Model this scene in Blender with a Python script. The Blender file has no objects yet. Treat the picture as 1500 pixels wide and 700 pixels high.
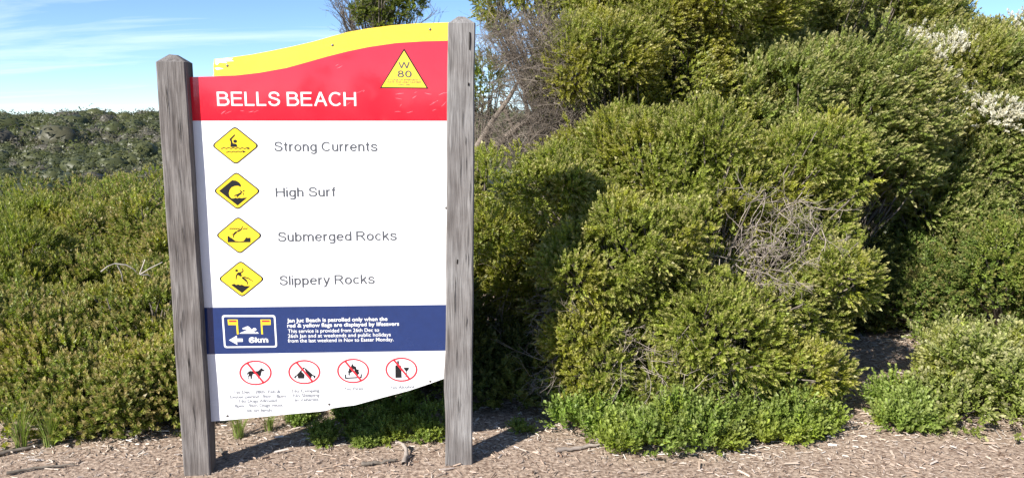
import bpy, bmesh, math, random
import numpy as np
from mathutils import Vector
from mathutils.geometry import tessellate_polygon

# ---------------------------------------------------------------- scene, camera, sky, sun, exposure
S = bpy.context.scene
C = S.collection
R = math.radians
EYE, PITCH, F = 1.6, R(8.56), 1150.0          # eye height, pitch down, focal length in photo pixels (1500 wide)
cam = bpy.data.cameras.new('camera')
cam.sensor_fit = 'HORIZONTAL'; cam.sensor_width = 36.0; cam.lens = 36.0 * F / 1500.0
cam.clip_start = 0.05; cam.clip_end = 3000
camo = bpy.data.objects.new('camera', cam); C.objects.link(camo)
camo.location = (0, 0, EYE); camo.rotation_euler = (R(90) - PITCH, 0, 0)
S.camera = camo

SUN_EL, SUN_AZ = R(35), R(41)                 # shadows run to the right and away
sx, sy, sz = -math.sin(SUN_AZ) * math.cos(SUN_EL), -math.cos(SUN_AZ) * math.cos(SUN_EL), math.sin(SUN_EL)
W = bpy.data.worlds.new('World'); S.world = W; W.use_nodes = True
nt = W.node_tree; nt.nodes.clear()
N = nt.nodes.new; L = nt.links.new
out = N('ShaderNodeOutputWorld'); bg = N('ShaderNodeBackground')
sky = N('ShaderNodeTexSky'); sky.sky_type = 'NISHITA'; sky.sun_disc = False
sky.sun_elevation = SUN_EL; sky.sun_rotation = math.atan2(sx, sy)
sky.altitude = 0; sky.air_density = 0.65; sky.dust_density = 0.0; sky.ozone_density = 5.0
# thin cirrus: streaky noise on a flat cloud layer (direction / height)
tc = N('ShaderNodeTexCoord'); sep = N('ShaderNodeSeparateXYZ'); L(tc.outputs['Generated'], sep.inputs[0])
mz = N('ShaderNodeMath'); mz.operation = 'MAXIMUM'; mz.inputs[1].default_value = 0.0; L(sep.outputs[2], mz.inputs[0])
az = N('ShaderNodeMath'); az.operation = 'ADD'; az.inputs[1].default_value = 0.10; L(mz.outputs[0], az.inputs[0])
dx = N('ShaderNodeMath'); dx.operation = 'DIVIDE'; L(sep.outputs[0], dx.inputs[0]); L(az.outputs[0], dx.inputs[1])
dy = N('ShaderNodeMath'); dy.operation = 'DIVIDE'; L(sep.outputs[1], dy.inputs[0]); L(az.outputs[0], dy.inputs[1])
cb = N('ShaderNodeCombineXYZ'); L(dx.outputs[0], cb.inputs[0]); L(dy.outputs[0], cb.inputs[1])
mp = N('ShaderNodeMapping'); mp.inputs['Rotation'].default_value = (0, 0, R(14)); mp.inputs['Scale'].default_value = (0.30, 0.85, 1)
mp.inputs['Location'].default_value = (3.8, 5.0, 0)
L(cb.outputs[0], mp.inputs[0])
no = N('ShaderNodeTexNoise'); no.inputs['Scale'].default_value = 1.0; no.inputs['Detail'].default_value = 9; no.inputs['Roughness'].default_value = 0.62
no.inputs['Distortion'].default_value = 0.5
L(mp.outputs[0], no.inputs['Vector'])
cr = N('ShaderNodeValToRGB'); cr.color_ramp.elements[0].position = 0.50; cr.color_ramp.elements[1].position = 0.82
cr.color_ramp.elements[1].color = (0.62, 0.62, 0.62, 1)
L(no.outputs[0], cr.inputs[0])
mx = N('ShaderNodeMix'); mx.data_type = 'RGBA'; L(cr.outputs[0], mx.inputs['Factor'])
L(sky.outputs[0], mx.inputs['A']); mx.inputs['B'].default_value = (8.2, 8.6, 9.0, 1)
L(mx.outputs['Result'], bg.inputs[0]); L(bg.outputs[0], out.inputs[0])
bg.inputs[1].default_value = 0.096

sl = bpy.data.lights.new('sun', 'SUN'); sl.energy = 4.8; sl.angle = R(0.53); sl.color = (1.0, 0.955, 0.88)
so = bpy.data.objects.new('sun', sl); C.objects.link(so)
so.rotation_euler = Vector((-sx, -sy, -sz)).to_track_quat('-Z', 'Y').to_euler()
so.location = (sx * 30, sy * 30, sz * 30)
vs = S.view_settings; vs.view_transform = 'Standard'; vs.look = 'None'; vs.gamma = 1; vs.use_curve_mapping = False
vs.exposure = 1.02
S.render.engine = 'CYCLES'
S.cycles.use_denoising = True
S.cycles.max_bounces = 6; S.cycles.diffuse_bounces = 3; S.cycles.glossy_bounces = 2; S.cycles.transmission_bounces = 3

# ---------------------------------------------------------------- helpers
rng = np.random.default_rng(7); random.seed(7)
CP, SP = math.cos(PITCH), math.sin(PITCH)
def ray(px, py):
    u, v = px - 750.0, 350.0 - py
    return np.array([u, F * CP + v * SP, -F * SP + v * CP])
def at(px, py, Y):
    r = ray(px, py); return np.array([0, 0, EYE]) + r * (Y / r[1])
def gnd(px, py):
    r = ray(px, py); return np.array([0, 0, EYE]) + r * (-EYE / r[2])
def smooth(a, b, x):
    t = np.clip((x - a) / (b - a), 0, 1); return t * t * (3 - 2 * t)
def vnoise(p, seed=0):
    """value noise on (n,3) points, 0..1"""
    p = np.asarray(p, float); i = np.floor(p).astype(np.int64); f = p - i; f = f * f * (3 - 2 * f)
    def h(x, y, z):
        n = (x * 374761393 + y * 668265263 + z * 2147483647 + seed * 1274126177) & 0xffffffff
        n = ((n ^ (n >> 13)) * 1274126177) & 0xffffffff
        return ((n ^ (n >> 16)) & 0xffff) / 65535.0
    r = 0
    for a in (0, 1):
        for b in (0, 1):
            for c in (0, 1):
                w = (f[..., 0] if a else 1 - f[..., 0]) * (f[..., 1] if b else 1 - f[..., 1]) * (f[..., 2] if c else 1 - f[..., 2])
                r = r + w * h(i[..., 0] + a, i[..., 1] + b, i[..., 2] + c)
    return r
def norm(v):
    return v / np.maximum(np.linalg.norm(v, axis=-1, keepdims=True), 1e-9)

def mesh_np(name, V, T, mats, cols=None, mi=None, smoothed=False):
    """mesh from numpy: V (n,3), T (m,k) faces of k corners"""
    V = np.asarray(V, np.float32).reshape(-1, 3); T = np.asarray(T, np.int32); k = T.shape[1]
    me = bpy.data.meshes.new(name)
    me.vertices.add(len(V)); me.vertices.foreach_set('co', V.ravel())
    me.loops.add(T.size); me.loops.foreach_set('vertex_index', T.ravel())
    me.polygons.add(len(T))
    me.polygons.foreach_set('loop_start', np.arange(0, T.size, k, dtype=np.int32))
    if mi is not None: me.polygons.foreach_set('material_index', np.asarray(mi, np.int32))
    me.polygons.foreach_set('use_smooth', np.full(len(T), smoothed))
    if cols is not None:
        a = me.color_attributes.new('Col', 'FLOAT_COLOR', 'POINT')
        cc = np.ones((len(V), 4), np.float32); cc[:, :3] = cols; a.data.foreach_set('color', cc.ravel())
    for m in (mats if isinstance(mats, (list, tuple)) else [mats]): me.materials.append(m)
    me.update(calc_edges=True)
    return me
def link(name, me, parent=None, label=None, cat=None, group=None, kind=None):
    o = bpy.data.objects.new(name, me); C.objects.link(o)
    if parent is not None:
        o.parent = parent; o.location = -Vector(parent.location) if parent.parent is None else (0, 0, 0)
    if label: o['label'] = label
    if cat: o['category'] = cat
    if group: o['group'] = group
    if kind: o['kind'] = kind
    return o
def thing(name, loc, label, cat, group=None):
    o = link(name, None, None, label, cat, group); o.location = [float(v) for v in loc]; return o

def mat(name, col=(0.5, 0.5, 0.5), rough=0.6, spec=0.5):
    m = bpy.data.materials.new(name); m.use_nodes = True
    b = m.node_tree.nodes['Principled BSDF']
    b.inputs['Base Color'].default_value = (*col, 1); b.inputs['Roughness'].default_value = rough
    b.inputs['Specular IOR Level'].default_value = spec
    return m
def leaf_mat(name, trans=0.4, rough=0.45, spec=0.35):
    m = bpy.data.materials.new(name); m.use_nodes = True; t = m.node_tree; t.nodes.clear()
    o = t.nodes.new('ShaderNodeOutputMaterial'); p = t.nodes.new('ShaderNodeBsdfPrincipled'); tr = t.nodes.new('ShaderNodeBsdfTranslucent')
    mxs = t.nodes.new('ShaderNodeMixShader'); a = t.nodes.new('ShaderNodeVertexColor'); a.layer_name = 'Col'
    p.inputs['Roughness'].default_value = rough; p.inputs['Specular IOR Level'].default_value = spec
    hs = t.nodes.new('ShaderNodeHueSaturation'); hs.inputs['Saturation'].default_value = 1.15; hs.inputs['Value'].default_value = 1.2
    t.links.new(a.outputs[0], p.inputs['Base Color']); t.links.new(a.outputs[0], hs.inputs['Color']); t.links.new(hs.outputs[0], tr.inputs[0])
    mxs.inputs[0].default_value = trans
    t.links.new(p.outputs[0], mxs.inputs[1]); t.links.new(tr.outputs[0], mxs.inputs[2]); t.links.new(mxs.outputs[0], o.inputs[0])
    return m
M_leaf = leaf_mat('leaf')
M_chip = leaf_mat('wood_chip', trans=0.0, rough=0.8, spec=0.2)
def bark(name, c0, c1, scale=30):
    m = mat(name, c0, 0.85, 0.2); t = m.node_tree; b = t.nodes['Principled BSDF']
    tc = t.nodes.new('ShaderNodeTexCoord'); n = t.nodes.new('ShaderNodeTexNoise'); n.inputs['Scale'].default_value = scale; n.inputs['Detail'].default_value = 4
    r = t.nodes.new('ShaderNodeValToRGB'); r.color_ramp.elements[0].position = 0.3; r.color_ramp.elements[1].position = 0.7
    r.color_ramp.elements[0].color = (*c0, 1); r.color_ramp.elements[1].color = (*c1, 1)
    t.links.new(tc.outputs['Object'], n.inputs['Vector']); t.links.new(n.outputs[0], r.inputs[0]); t.links.new(r.outputs[0], b.inputs['Base Color'])
    return m
M_bark = bark('bark', (0.09, 0.075, 0.06), (0.2, 0.17, 0.14))
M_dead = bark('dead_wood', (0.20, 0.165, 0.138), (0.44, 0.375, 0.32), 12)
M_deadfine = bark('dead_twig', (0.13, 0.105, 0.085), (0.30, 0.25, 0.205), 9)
M_bleach = bark('bleached_wood', (0.30, 0.27, 0.235), (0.46, 0.41, 0.36), 12)

# ---------------------------------------------------------------- ground (one sheet to the horizon)
def terrain(x, y):
    x = np.asarray(x, float); y = np.asarray(y, float)
    p = np.stack([x * 1.3, y * 1.3, 0 * x], -1)
    z = (vnoise(p, 3) - 0.5) * 0.03
    r = np.hypot(x, y)
    az = np.degrees(np.arctan2(x, y))                       # 0 straight ahead, negative left
    z = z - 9.0 * smooth(9, 75, y)                          # the ground drops away behind the bushes
    q = np.stack([x / 60.0, y / 60.0, 0 * x], -1)
    z = z + (10.6 + 3.0 * (vnoise(q, 9) - 0.5)) * smooth(85, 235, y)
    z = z + smooth(30, 80, -y) * 0.6                        # a low rise behind the viewer
    return z
def lines(f, fine, far):
    a = np.arange(-f, f + 1e-6, fine); b = [f]; st = fine
    while b[-1] < far: st *= 1.22; b.append(b[-1] + min(st, 40))
    b = np.array(b[1:]); return np.concatenate([-b[::-1], a, b])
gx = lines(7.0, 0.28, 1500); gy = lines(7.0, 0.28, 1500)
X, Y = np.meshgrid(gx, gy); Z = terrain(X, Y)
nx, ny = len(gx), len(gy)
idx = np.arange(nx * ny).reshape(ny, nx)
Q = np.stack([idx[:-1, :-1], idx[:-1, 1:], idx[1:, 1:], idx[1:, :-1]], -1).reshape(-1, 4)
def ground_mat():
    m = mat('mulch_soil', (0.2, 0.14, 0.1), 0.95, 0.1); t = m.node_tree; b = t.nodes['Principled BSDF']
    tc = t.nodes.new('ShaderNodeTexCoord'); n = t.nodes.new('ShaderNodeTexNoise'); n.inputs['Scale'].default_value = 55; n.inputs['Detail'].default_value = 6
    r = t.nodes.new('ShaderNodeValToRGB'); e = r.color_ramp.elements
    e[0].position = 0.32; e[0].color = (0.14, 0.092, 0.068, 1); e[1].position = 0.68; e[1].color = (0.45, 0.35, 0.27, 1)
    far = t.nodes.new('ShaderNodeMix'); far.data_type = 'RGBA'; far.inputs['B'].default_value = (0.06, 0.062, 0.03, 1)
    sp = t.nodes.new('ShaderNodeSeparateXYZ'); mr = t.nodes.new('ShaderNodeMapRange'); mr.inputs[1].default_value = 8; mr.inputs[2].default_value = 14
    ab = t.nodes.new('ShaderNodeVectorMath'); ab.operation = 'LENGTH'
    bp = t.nodes.new('ShaderNodeBump'); bp.inputs['Strength'].default_value = 0.7; bp.inputs['Distance'].default_value = 0.012
    k = t.links.new
    k(tc.outputs['Object'], n.inputs['Vector']); k(n.outputs[0], r.inputs[0]); k(r.outputs[0], far.inputs['A'])
    k(tc.outputs['Object'], ab.inputs[0]); k(ab.outputs['Value'], mr.inputs[0]); k(mr.outputs[0], far.inputs['Factor'])
    k(far.outputs['Result'], b.inputs['Base Color']); k(n.outputs[0], bp.inputs['Height']); k(bp.outputs[0], b.inputs['Normal'])
    return m
link('ground', mesh_np('ground', np.stack([X, Y, Z], -1), Q, ground_mat(), smoothed=True), kind='structure')

# wood chip mulch: tapering slivers lying every which way
def frames(D, roll):
    """orthonormal frames whose third axis is D"""
    D = norm(D); a = np.where(np.abs(D[:, 2:3]) < 0.9, np.array([[0, 0, 1.0]]), np.array([[1.0, 0, 0]]))
    U = norm(np.cross(a, D)); V = np.cross(D, U); c, s = np.cos(roll)[:, None], np.sin(roll)[:, None]
    return U * c + V * s, -U * s + V * c, D
def chips(n, x0, x1, y0, y1, lo, hi, keep=None):
    P = np.stack([rng.uniform(x0, x1, n), rng.uniform(y0, y1, n), np.zeros(n)], -1)
    if keep is not None: P = P[keep(P)]
    n = len(P); P[:, 2] = terrain(P[:, 0], P[:, 1]) + rng.uniform(0.0, 0.014, n)
    a = rng.uniform(0, 6.283, n); D = np.stack([np.cos(a), np.sin(a), rng.normal(0, 0.16, n)], -1)
    U, Vv, D = frames(D, rng.normal(0, 0.4, n))
    ln = lo + (hi - lo) * rng.random(n) ** 2.6; wd = np.clip(ln * rng.uniform(0.07, 0.26, n), 0.002, 0.009); th = wd * rng.uniform(0.25, 0.55, n)
    bend = rng.normal(0, 0.06, n) * ln
    T = np.array([[-.5, -.5, 0], [-.5, .5, 0], [.5, -.38, 0], [.5, .3, 0], [-.42, 0, 1], [.4, 0, 1]])   # along, across, up
    V = np.empty((n, 6, 3))
    for i, (l, w, h) in enumerate(T):
        V[:, i] = P + D * (ln * l)[:, None] + U * (wd * w)[:, None] + Vv * (th * h + (bend if h else 0))[:, None]
    # the up axis must point up
    F_ = np.array([[0, 2, 5], [0, 5, 4], [1, 4, 5], [1, 5, 3], [0, 4, 1], [2, 3, 5]])
    T_ = (np.arange(n) * 6)[:, None, None] + F_[None]
    pal = np.array([[.56, .495, .42], [.50, .42, .34], [.63, .585, .53], [.42, .34, .265], [.22, .16, .12], [.47, .385, .31], [.52, .47, .42]])
    pr = np.array([.2, .2, .13, .17, .10, .12, .08])
    red = smooth(0.30, 0.72, .16 * smooth(.3, 1.6, P[:, 0]) + vnoise(P * [0.9, 1.6, 0], 21) * 0.6 + 0.5 * smooth(3.75, 3.3, P[:, 1]))
    ci = rng.choice(len(pal), n, p=pr); c = pal[ci] * rng.uniform(0.85, 1.2, (n, 1))
    c = c * (1 - red[:, None] * np.array([.26, .335, .37]))
    return V.reshape(-1, 3), T_.reshape(-1, 3), np.repeat(c, 6, 0)
def joinm(parts):
    o = 0; Vs, Ts, Cs = [], [], []
    for v, t, c in parts:
        Vs.append(v); Ts.append(t + o); Cs.append(c); o += len(v)
    return np.concatenate(Vs), np.concatenate(Ts), np.concatenate(Cs)
VTC = joinm([chips(27000, -3.2, 3.3, 3.0, 4.6, 0.005, 0.036), chips(1000, -3.2, 3.3, 3.0, 4.3, 0.025, 0.08),
             chips(7000, 1.2, 3.6, 4.3, 6.2, 0.012, 0.055), chips(2500, -5, 5, 1.6, 3.0, 0.015, 0.07)])
link('wood_chip_mulch', mesh_np('wood_chip_mulch', VTC[0], VTC[1], M_chip, VTC[2]), label='pale bark and wood chip mulch strewn over the ground below the sign', cat='mulch', kind='stuff')

# ---------------------------------------------------------------- tubes and twigs
class Tubes:
    def __init__(s): s.V, s.T, s.n = [], [], 0
    def add(s, pts, rad, k=4):
        pts = np.asarray(pts, float); m = len(pts); rad = np.broadcast_to(np.asarray(rad, float), (m,))
        d = np.gradient(pts, axis=0); U, V, _ = frames(d, np.zeros(m))
        a = np.arange(k) * 2 * math.pi / k
        ring = pts[:, None] + rad[:, None, None] * (U[:, None] * np.cos(a)[None, :, None] + V[:, None] * np.sin(a)[None, :, None])
        i = np.arange(m * k).reshape(m, k) + s.n; j = np.roll(i, -1, 1)
        q = np.stack([i[:-1], j[:-1], j[1:], i[1:]], -1).reshape(-1, 4)
        s.V.append(ring.reshape(-1, 3)); s.T.append(q); s.n += m * k
    def mesh(s, name, m):
        return mesh_np(name, np.concatenate(s.V), np.concatenate(s.T), m, smoothed=True)
def grow(tb, p, d, ln, r, lev, kids=3, wig=0.25, up=0.0, spread=0.7, seg=4, k=3, shrink=0.62):
    """branching twig"""
    pts = [np.array(p, float)]; d = norm(np.array(d, float))
    for i in range(seg):
        d = norm(d + rng.normal(0, wig, 3) + np.array([0, 0, up])); pts.append(pts[-1] + d * ln / seg)
    tb.add(pts, np.linspace(r, r * 0.5, seg + 1), k)
    if lev > 0:
        for i in range(kids):
            t = rng.uniform(0.3, 1.0); q = pts[min(int(t * seg), seg - 1)] * 1.0
            q = q + (pts[min(int(t * seg) + 1, seg)] - q) * (t * seg - int(t * seg))
            nd = norm(d + rng.normal(0, spread, 3))
            grow(tb, q, nd, ln * shrink * rng.uniform(0.7, 1.2), r * 0.55, lev - 1, kids, wig, up, spread, max(2, seg - 1), k, shrink)

# ---------------------------------------------------------------- foliage
def sprig(kind, seed):
    """unit sprig along +Z: returns V, T, tip (0..1 along the sprig), shade jitter per leaf"""
    g = np.random.default_rng(seed); V, T, tip, jit = [], [], [], []
    def tri(a, b, c, ta, tb, tcc, j):
        n = len(V); V.extend([a, b, c]); T.append((n, n + 1, n + 2)); tip.extend([ta, tb, tcc]); jit.extend([j] * 3)
    if kind == 'heath':      K, ll, lw, ang = 12, (0.26, 0.40), 0.18, (0.5, 1.0)
    elif kind == 'spruce':   K, ll, lw, ang = 12, (0.22, 0.33), 0.155, (0.5, 0.95)
    elif kind == 'broad':    K, ll, lw, ang = 10, (0.32, 0.5), 0.24, (0.6, 1.2)
    elif kind == 'stem':     K, ll, lw, ang = 12, (0.18, 0.30), 0.13, (0.6, 1.25)
    elif kind == 'long':     K, ll, lw, ang = 13, (0.36, 0.58), 0.12, (0.35, 0.85)
    else:                    K, ll, lw, ang = 8, (0.45, 0.75), 0.24, (0.4, 1.2)       # 'fill'
    V.extend([(-.012, 0, 0), (.012, 0, 0), (0, 0, .9)]); T.append((0, 1, 2)); tip.extend([0, 0, .6]); jit.extend([.6] * 3)
    for i in range(K):
        h = (i + 0.5) / K; az = i * 2.39996 + g.normal(0, .25); a = g.uniform(*ang) * (1 - 0.45 * h)
        l = g.uniform(*ll) * (1.05 - 0.35 * h); o = np.array([math.cos(az), math.sin(az), 0]); t = np.array([-o[1], o[0], 0])
        b = np.array([0, 0, h * 0.86]); e = b + o * l * math.sin(a) + np.array([0, 0, l * math.cos(a)])
        w = lw * g.uniform(.8, 1.2) / 2; j = g.uniform(.75, 1.25)
        if kind in ('broad', 'stem'):
            m = b + (e - b) * 0.55 + np.array([0, 0, .03]); n = len(V)
            V.extend([b, m - t * w, e, m + t * w]); T.extend([(n, n + 1, n + 2), (n, n + 2, n + 3)]); tip.extend([h * .8, h, h, h]); jit.extend([j] * 4)
        else:
            b2 = b + (e - b) * 0.15
            tri(b2 - t * w, b2 + t * w, e, h * .85, h * .85, min(1, h + .1), j)
    return np.array(V), np.array(T), np.array(tip), np.array(jit)
TPL = {k: [sprig(k, s) for s in range(5)] for k in ('heath', 'spruce', 'broad', 'stem', 'long', 'fill')}

def place_sprigs(kind, P, D, ln, fat, base, tipc, tipamt, var=0.22):
    """returns V,T,C for all sprigs; base colour and tip colour are what the leaves themselves have"""
    parts = []; n = len(P); which = rng.integers(0, 5, n)
    for w in range(5):
        s = which == w; m = int(s.sum())
        if not m: continue
        V0, T0, tp, jt = TPL[kind][w]
        U, V, D_ = frames(D[s], rng.uniform(0, 6.28, m)); l = ln[s][:, None, None]
        VV = P[s][:, None] + l * (fat * (U[:, None] * V0[None, :, 0:1] + V[:, None] * V0[None, :, 1:2]) + D_[:, None] * V0[None, :, 2:3])
        b = base[s] if np.ndim(base) == 2 else np.broadcast_to(base, (m, 3))
        br = (1 + rng.normal(0, var, m))[:, None, None].clip(.5, 1.6) * jt[None, :, None]
        ta = (np.clip((tp - .35) / .65, 0, 1) ** 1.3)[None, :, None] * tipamt[s][:, None, None]
        cc = b[:, None] * br * (1 - ta) + np.asarray(tipc)[None, None] * ta * jt[None, :, None]
        TT = (np.arange(m) * len(V0))[:, None, None] + T0[None]
        parts.append((VV.reshape(-1, 3), TT.reshape(-1, 3), np.clip(cc, 0.004, 1).reshape(-1, 3)))
    return joinm(parts)
def sph(n):
    return norm(rng.normal(size=(n, 3)))

CAM = np.array([0, 0, EYE])
STYLE = {   # kind, sprig length, fatness, sprigs per m2, clump radius, leaf colour, tip colour, tip amount, up bias
    'olive':  ('heath', .062, .98, 550, .13, (.225, .268, .044), (.58, .50, .23), .82, .25),
    'wind':   ('spruce', .100, 1.0, 420, .16, (.200, .238, .054), (.54, .47, .23), .85, .5),
    'left':   ('heath', .071, .98, 500, .125, (.190, .245, .044), (.56, .41, .21), .85, .5),
    'lime':   ('long', .071, 1.0, 480, .125, (.210, .265, .046), (.46, .40, .16), .75, .5),
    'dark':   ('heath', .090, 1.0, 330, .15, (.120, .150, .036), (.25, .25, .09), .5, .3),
    'cover':  ('stem', .095, .9, 430, .075, (.205, .285, .050), (.42, .47, .16), .75, 1.0),
    'weed':   ('stem', .045, 1.1, 1300, .05, (.185, .26, .05), (.34, .40, .12), .6, .8),
    'pale':   ('stem', .100, 1.0, 560, .11, (.215, .270, .052), (.64, .58, .32), .75, .7),
    'leafy':  ('stem', .100, 1.0, 420, .12, (.155, .225, .046), (.44, .29, .14), .6, .6),
}
def lobe(px, py, Y, rx, rz, ry=None):
    c = at(px, py, Y); c[2] = max(c[2], .4 * rz)
    return (c, np.array([rx, rx if ry is None else ry, rz]))
ALL = []                                                 # lobes of every bush, to thin out leaves no one could see
def hidden(Q, own):
    """which of the points Q (n,3) have another bush between them and the viewer"""
    r = Q - CAM; L_ = np.linalg.norm(r, axis=1); r = r / L_[:, None]; hit = np.zeros(len(Q), bool)
    for oid, c, rad in ALL:
        if oid == own or rad.min() < .12: continue
        e, d = (CAM - c) / (rad * .84), r / (rad * .84); a_, b_, c_ = (d * d).sum(1), d @ e, e @ e - 1
        h = b_ * b_ - a_ * c_; t = (-b_ - np.sqrt(np.maximum(h, 0))) / a_; hit |= (h > 0) & (t > 0) & (t < L_ - .15)
    return hit
SPECS = []
def bush(*a, **k):
    a = list(a); own = len(ALL); lob = []; orig = a[4]
    for c, r in a[4]:                                    # break each mound into smaller ones
        if r.min() < .17: lob.append((c, r)); continue
        lob.append((c, r * .84)); nsub = int(5 + 9 * min(r.max(), 1.0))
        for j in range(nsub):
            d = sph(1)[0]; d[1] = -abs(d[1]) if rng.random() < .8 else d[1]; d[2] = abs(d[2]) if rng.random() < .6 else d[2]; d = norm(d)
            lob.append((c + d * r * rng.uniform(.60, 1.0), np.full(3, float(np.cbrt(r.prod()))) * rng.uniform(.28, .46) * np.array([1.1, 1.1, .9])))
    a[4] = lob; SPECS.append((own, a, k))
    for c, r in orig: ALL.append((own, c, r))
def build_bushes():
    for own, a, k in SPECS: grow_bush(own, *a, **k)
    SPECS.clear()
def grow_bush(own, name, label, cat, style, lobes, base=None, group=None, wind=(0, 0, 0), density=1.0, lean=None, stems=True, flowers=None, backcut=0.12, skip=None):
    kind, sl_, fat, dens, cr0, lc, tc_, ta, up = STYLE[style]; dens = dens * density
    lc = np.array(lc) * (1 + rng.normal(0, .05)) * (1 + rng.normal(0, .022, 3))
    cen = np.mean([c for c, r in lobes], 0)
    if base is None: base = (cen[0], cen[1])
    bz = float(terrain(base[0], base[1])); root = thing(name, (base[0], base[1], bz), label, cat, group)
    Ps, Ds, Fs, Fd, clumps = [], [], [], [], []
    Cs = np.array([c for c, r in lobes]); Rs = np.array([r for c, r in lobes])
    for li, (c, r) in enumerate(lobes):
        area = 4 * math.pi * (((r[0] * r[1]) ** 1.6 + (r[0] * r[2]) ** 1.6 + (r[1] * r[2]) ** 1.6) / 3) ** (1 / 1.6)
        cr = min(cr0, r.min() * 0.5)
        n = int(area / (cr * cr * 1.7)) + 5
        i = np.arange(n) + .5; ph = np.arccos(1 - 2 * i / n); th = i * 2.39996 + rng.uniform(0, 6)
        d = np.stack([np.cos(th) * np.sin(ph), np.sin(th) * np.sin(ph), np.cos(ph)], -1); d = norm(d + rng.normal(0, .22, d.shape))
        d = d[d[:, 2] > -.75]
        big_n = vnoise((c + d * r) * 2.6, 17)[:, None]; gap = vnoise((c + d * r) * 4.5 + 7, 19)
        p = c + d * r * (.70 + .42 * big_n + rng.normal(0, .05, (len(d), 1)))
        nn = norm(d / r)
        hid = hidden(p, own); tz = terrain(p[:, 0], p[:, 1])
        for q, nq, gp, hd, tq in zip(p, nn, gap, hid, tz):
            if gp < .26 and r.min() > .1: continue
            o = np.sqrt((((q - Cs) / Rs) ** 2).sum(1)); o[li] = 9
            if o.min() < .72 or q[2] < tq + min(.03, r[2] * .15): continue
            back = np.dot(nq, norm(CAM - q))
            if back < -.35 and rng.random() > backcut: continue
            pxy = 750 + 1150 * q[0] / q[1]; off = pxy < -60 or pxy > 1560 or q[2] > EYE + .165 * q[1]
            thin = 0.16 if off else .08 if hd else 1.0
            k = cr * rng.uniform(.6, 1.5)
            if r.min() > .1 and rng.random() < .09: q = q + nq * rng.uniform(.05, .14); k = cr * .7   # a shoot standing proud
            m = max(6, int(dens * 2 * math.pi * k * k * (1.0 if back > -.2 else .4) * thin * rng.uniform(.65, 1.25))); s = sph(m)
            dt = s @ nq; s = np.where((dt < -.15)[:, None], s - 2 * dt[:, None] * nq, s)
            sq = s - nq * (s @ nq)[:, None] * .3
            P = q + sq * k * rng.uniform(.5, 1.12, (m, 1))
            cd = rng.normal(0, .22, 3)
            D = norm(s * .6 + nq * .35 + cd + np.array([0, 0, up]) + np.array(wind) + rng.normal(0, .4 if style in ('cover', 'weed', 'pale') else .15, (m, 3)))
            ok = P[:, 2] > tq + min(.012, r[2] * .2)
            Ps.append(P[ok]); Ds.append(D[ok]); clumps.append((q, k, nq))
        mf = int(area * (115 if r.min() > .2 else 20)); s = sph(mf); P = c + s * r * (rng.uniform(.2, .62, (mf, 1)) ** .6)
        ok = P[:, 2] > terrain(P[:, 0], P[:, 1]) + .02; Fs.append(P[ok]); Fd.append(s[ok])
    P = np.concatenate(Ps); D = np.concatenate(Ds); n = len(P)
    if skip is not None:
        kp = ~skip(P); P, D = P[kp], D[kp]; n = len(P)
    hue = vnoise(P * 2.2, 5)[:, None]; base_c = np.array(lc)[None] * (.82 + .36 * hue) * np.where(vnoise(P * 5 + 9, 8)[:, None] > .62, [[1.25, 1.12, .9]], [[1, 1, 1]])
    ln = sl_ * rng.uniform(.6, 1.45, n); tam = ta * np.clip(rng.normal(.75, .35, n) * (.55 + .9 * vnoise(P * 3 + 4, 6)), 0, 1)
    VTC = place_sprigs(kind, P, D, ln, fat, base_c, tc_, tam)
    link('crown', mesh_np('crown', *VTC[:2], M_leaf, VTC[2]), root, kind='stuff')
    FP = np.concatenate(Fs); Fd_ = norm(np.concatenate(Fd) + [0, 0, .4] + rng.normal(0, .4, FP.shape)); m = len(FP)
    if m: VTC = place_sprigs('fill', FP, Fd_, min(sl_, .07 if style not in ('cover', 'weed') else .035) * rng.uniform(1.0, 1.6, m), 1.0, np.array(lc) * .9, tc_, np.zeros(m))
    if m: link('inner_foliage', mesh_np('inner_foliage', *VTC[:2], M_leaf, VTC[2]), root, kind='stuff')
    if stems:
        tb = Tubes(); b0 = np.array([base[0], base[1], bz - .03])
        for q, k, nq in clumps:
            if rng.random() > .55: continue
            j = np.argmin((((q - Cs)) ** 2).sum(1)); mid = (b0 * .45 + Cs[j] * .55); mid[2] = min(mid[2], b0[2] + .6 * max(q[2] - b0[2], .05)); mid = mid + rng.normal(0, .05, 3)
            e = q + nq * k * .35; t = np.linspace(0, 1, 7)[:, None]
            pts = (1 - t) ** 2 * (b0 + rng.normal(0, .03, 3) * [1, 1, 0]) + 2 * t * (1 - t) * mid + t * t * e + rng.normal(0, .012, (7, 3)) * t
            tb.add(pts, np.linspace(.016, .0035, 7), 4)
        if tb.n: link('stems', tb.mesh('stems', M_bark), root)
    if flowers:
        fp, fd = [], []
        rel = P - CAM; dep = rel[:, 1] * CP - rel[:, 2] * SP; fx = 750 + F * rel[:, 0] / dep; fy = 350 - F * (rel[:, 1] * SP + rel[:, 2] * CP) / dep
        for (x, y, r) in flowers:                        # flowering patches on the crown
            ok = ((fx - x) / r) ** 2 + ((fy - y) / (r * .75)) ** 2 < 1
            if ok.any(): ok &= (dep < np.percentile(dep[ok], 55)) & (rng.random(n) < .85)
            fp.append(P[ok]); fd.append(D[ok])
        fp = np.concatenate(fp); fd = np.concatenate(fd)
        if len(fp):
            VTC = place_sprigs('heath', fp + fd * sl_ * .8, fd, sl_ * rng.uniform(.5, 1.0, len(fp)), 1.15, np.array((.68, .65, .52)), (.85, .83, .72), np.full(len(fp), .8), .12)
            link('flower_spikes', mesh_np('flower_spikes', *VTC[:2], M_leaf, VTC[2]), root, kind='stuff')
    return root
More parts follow.
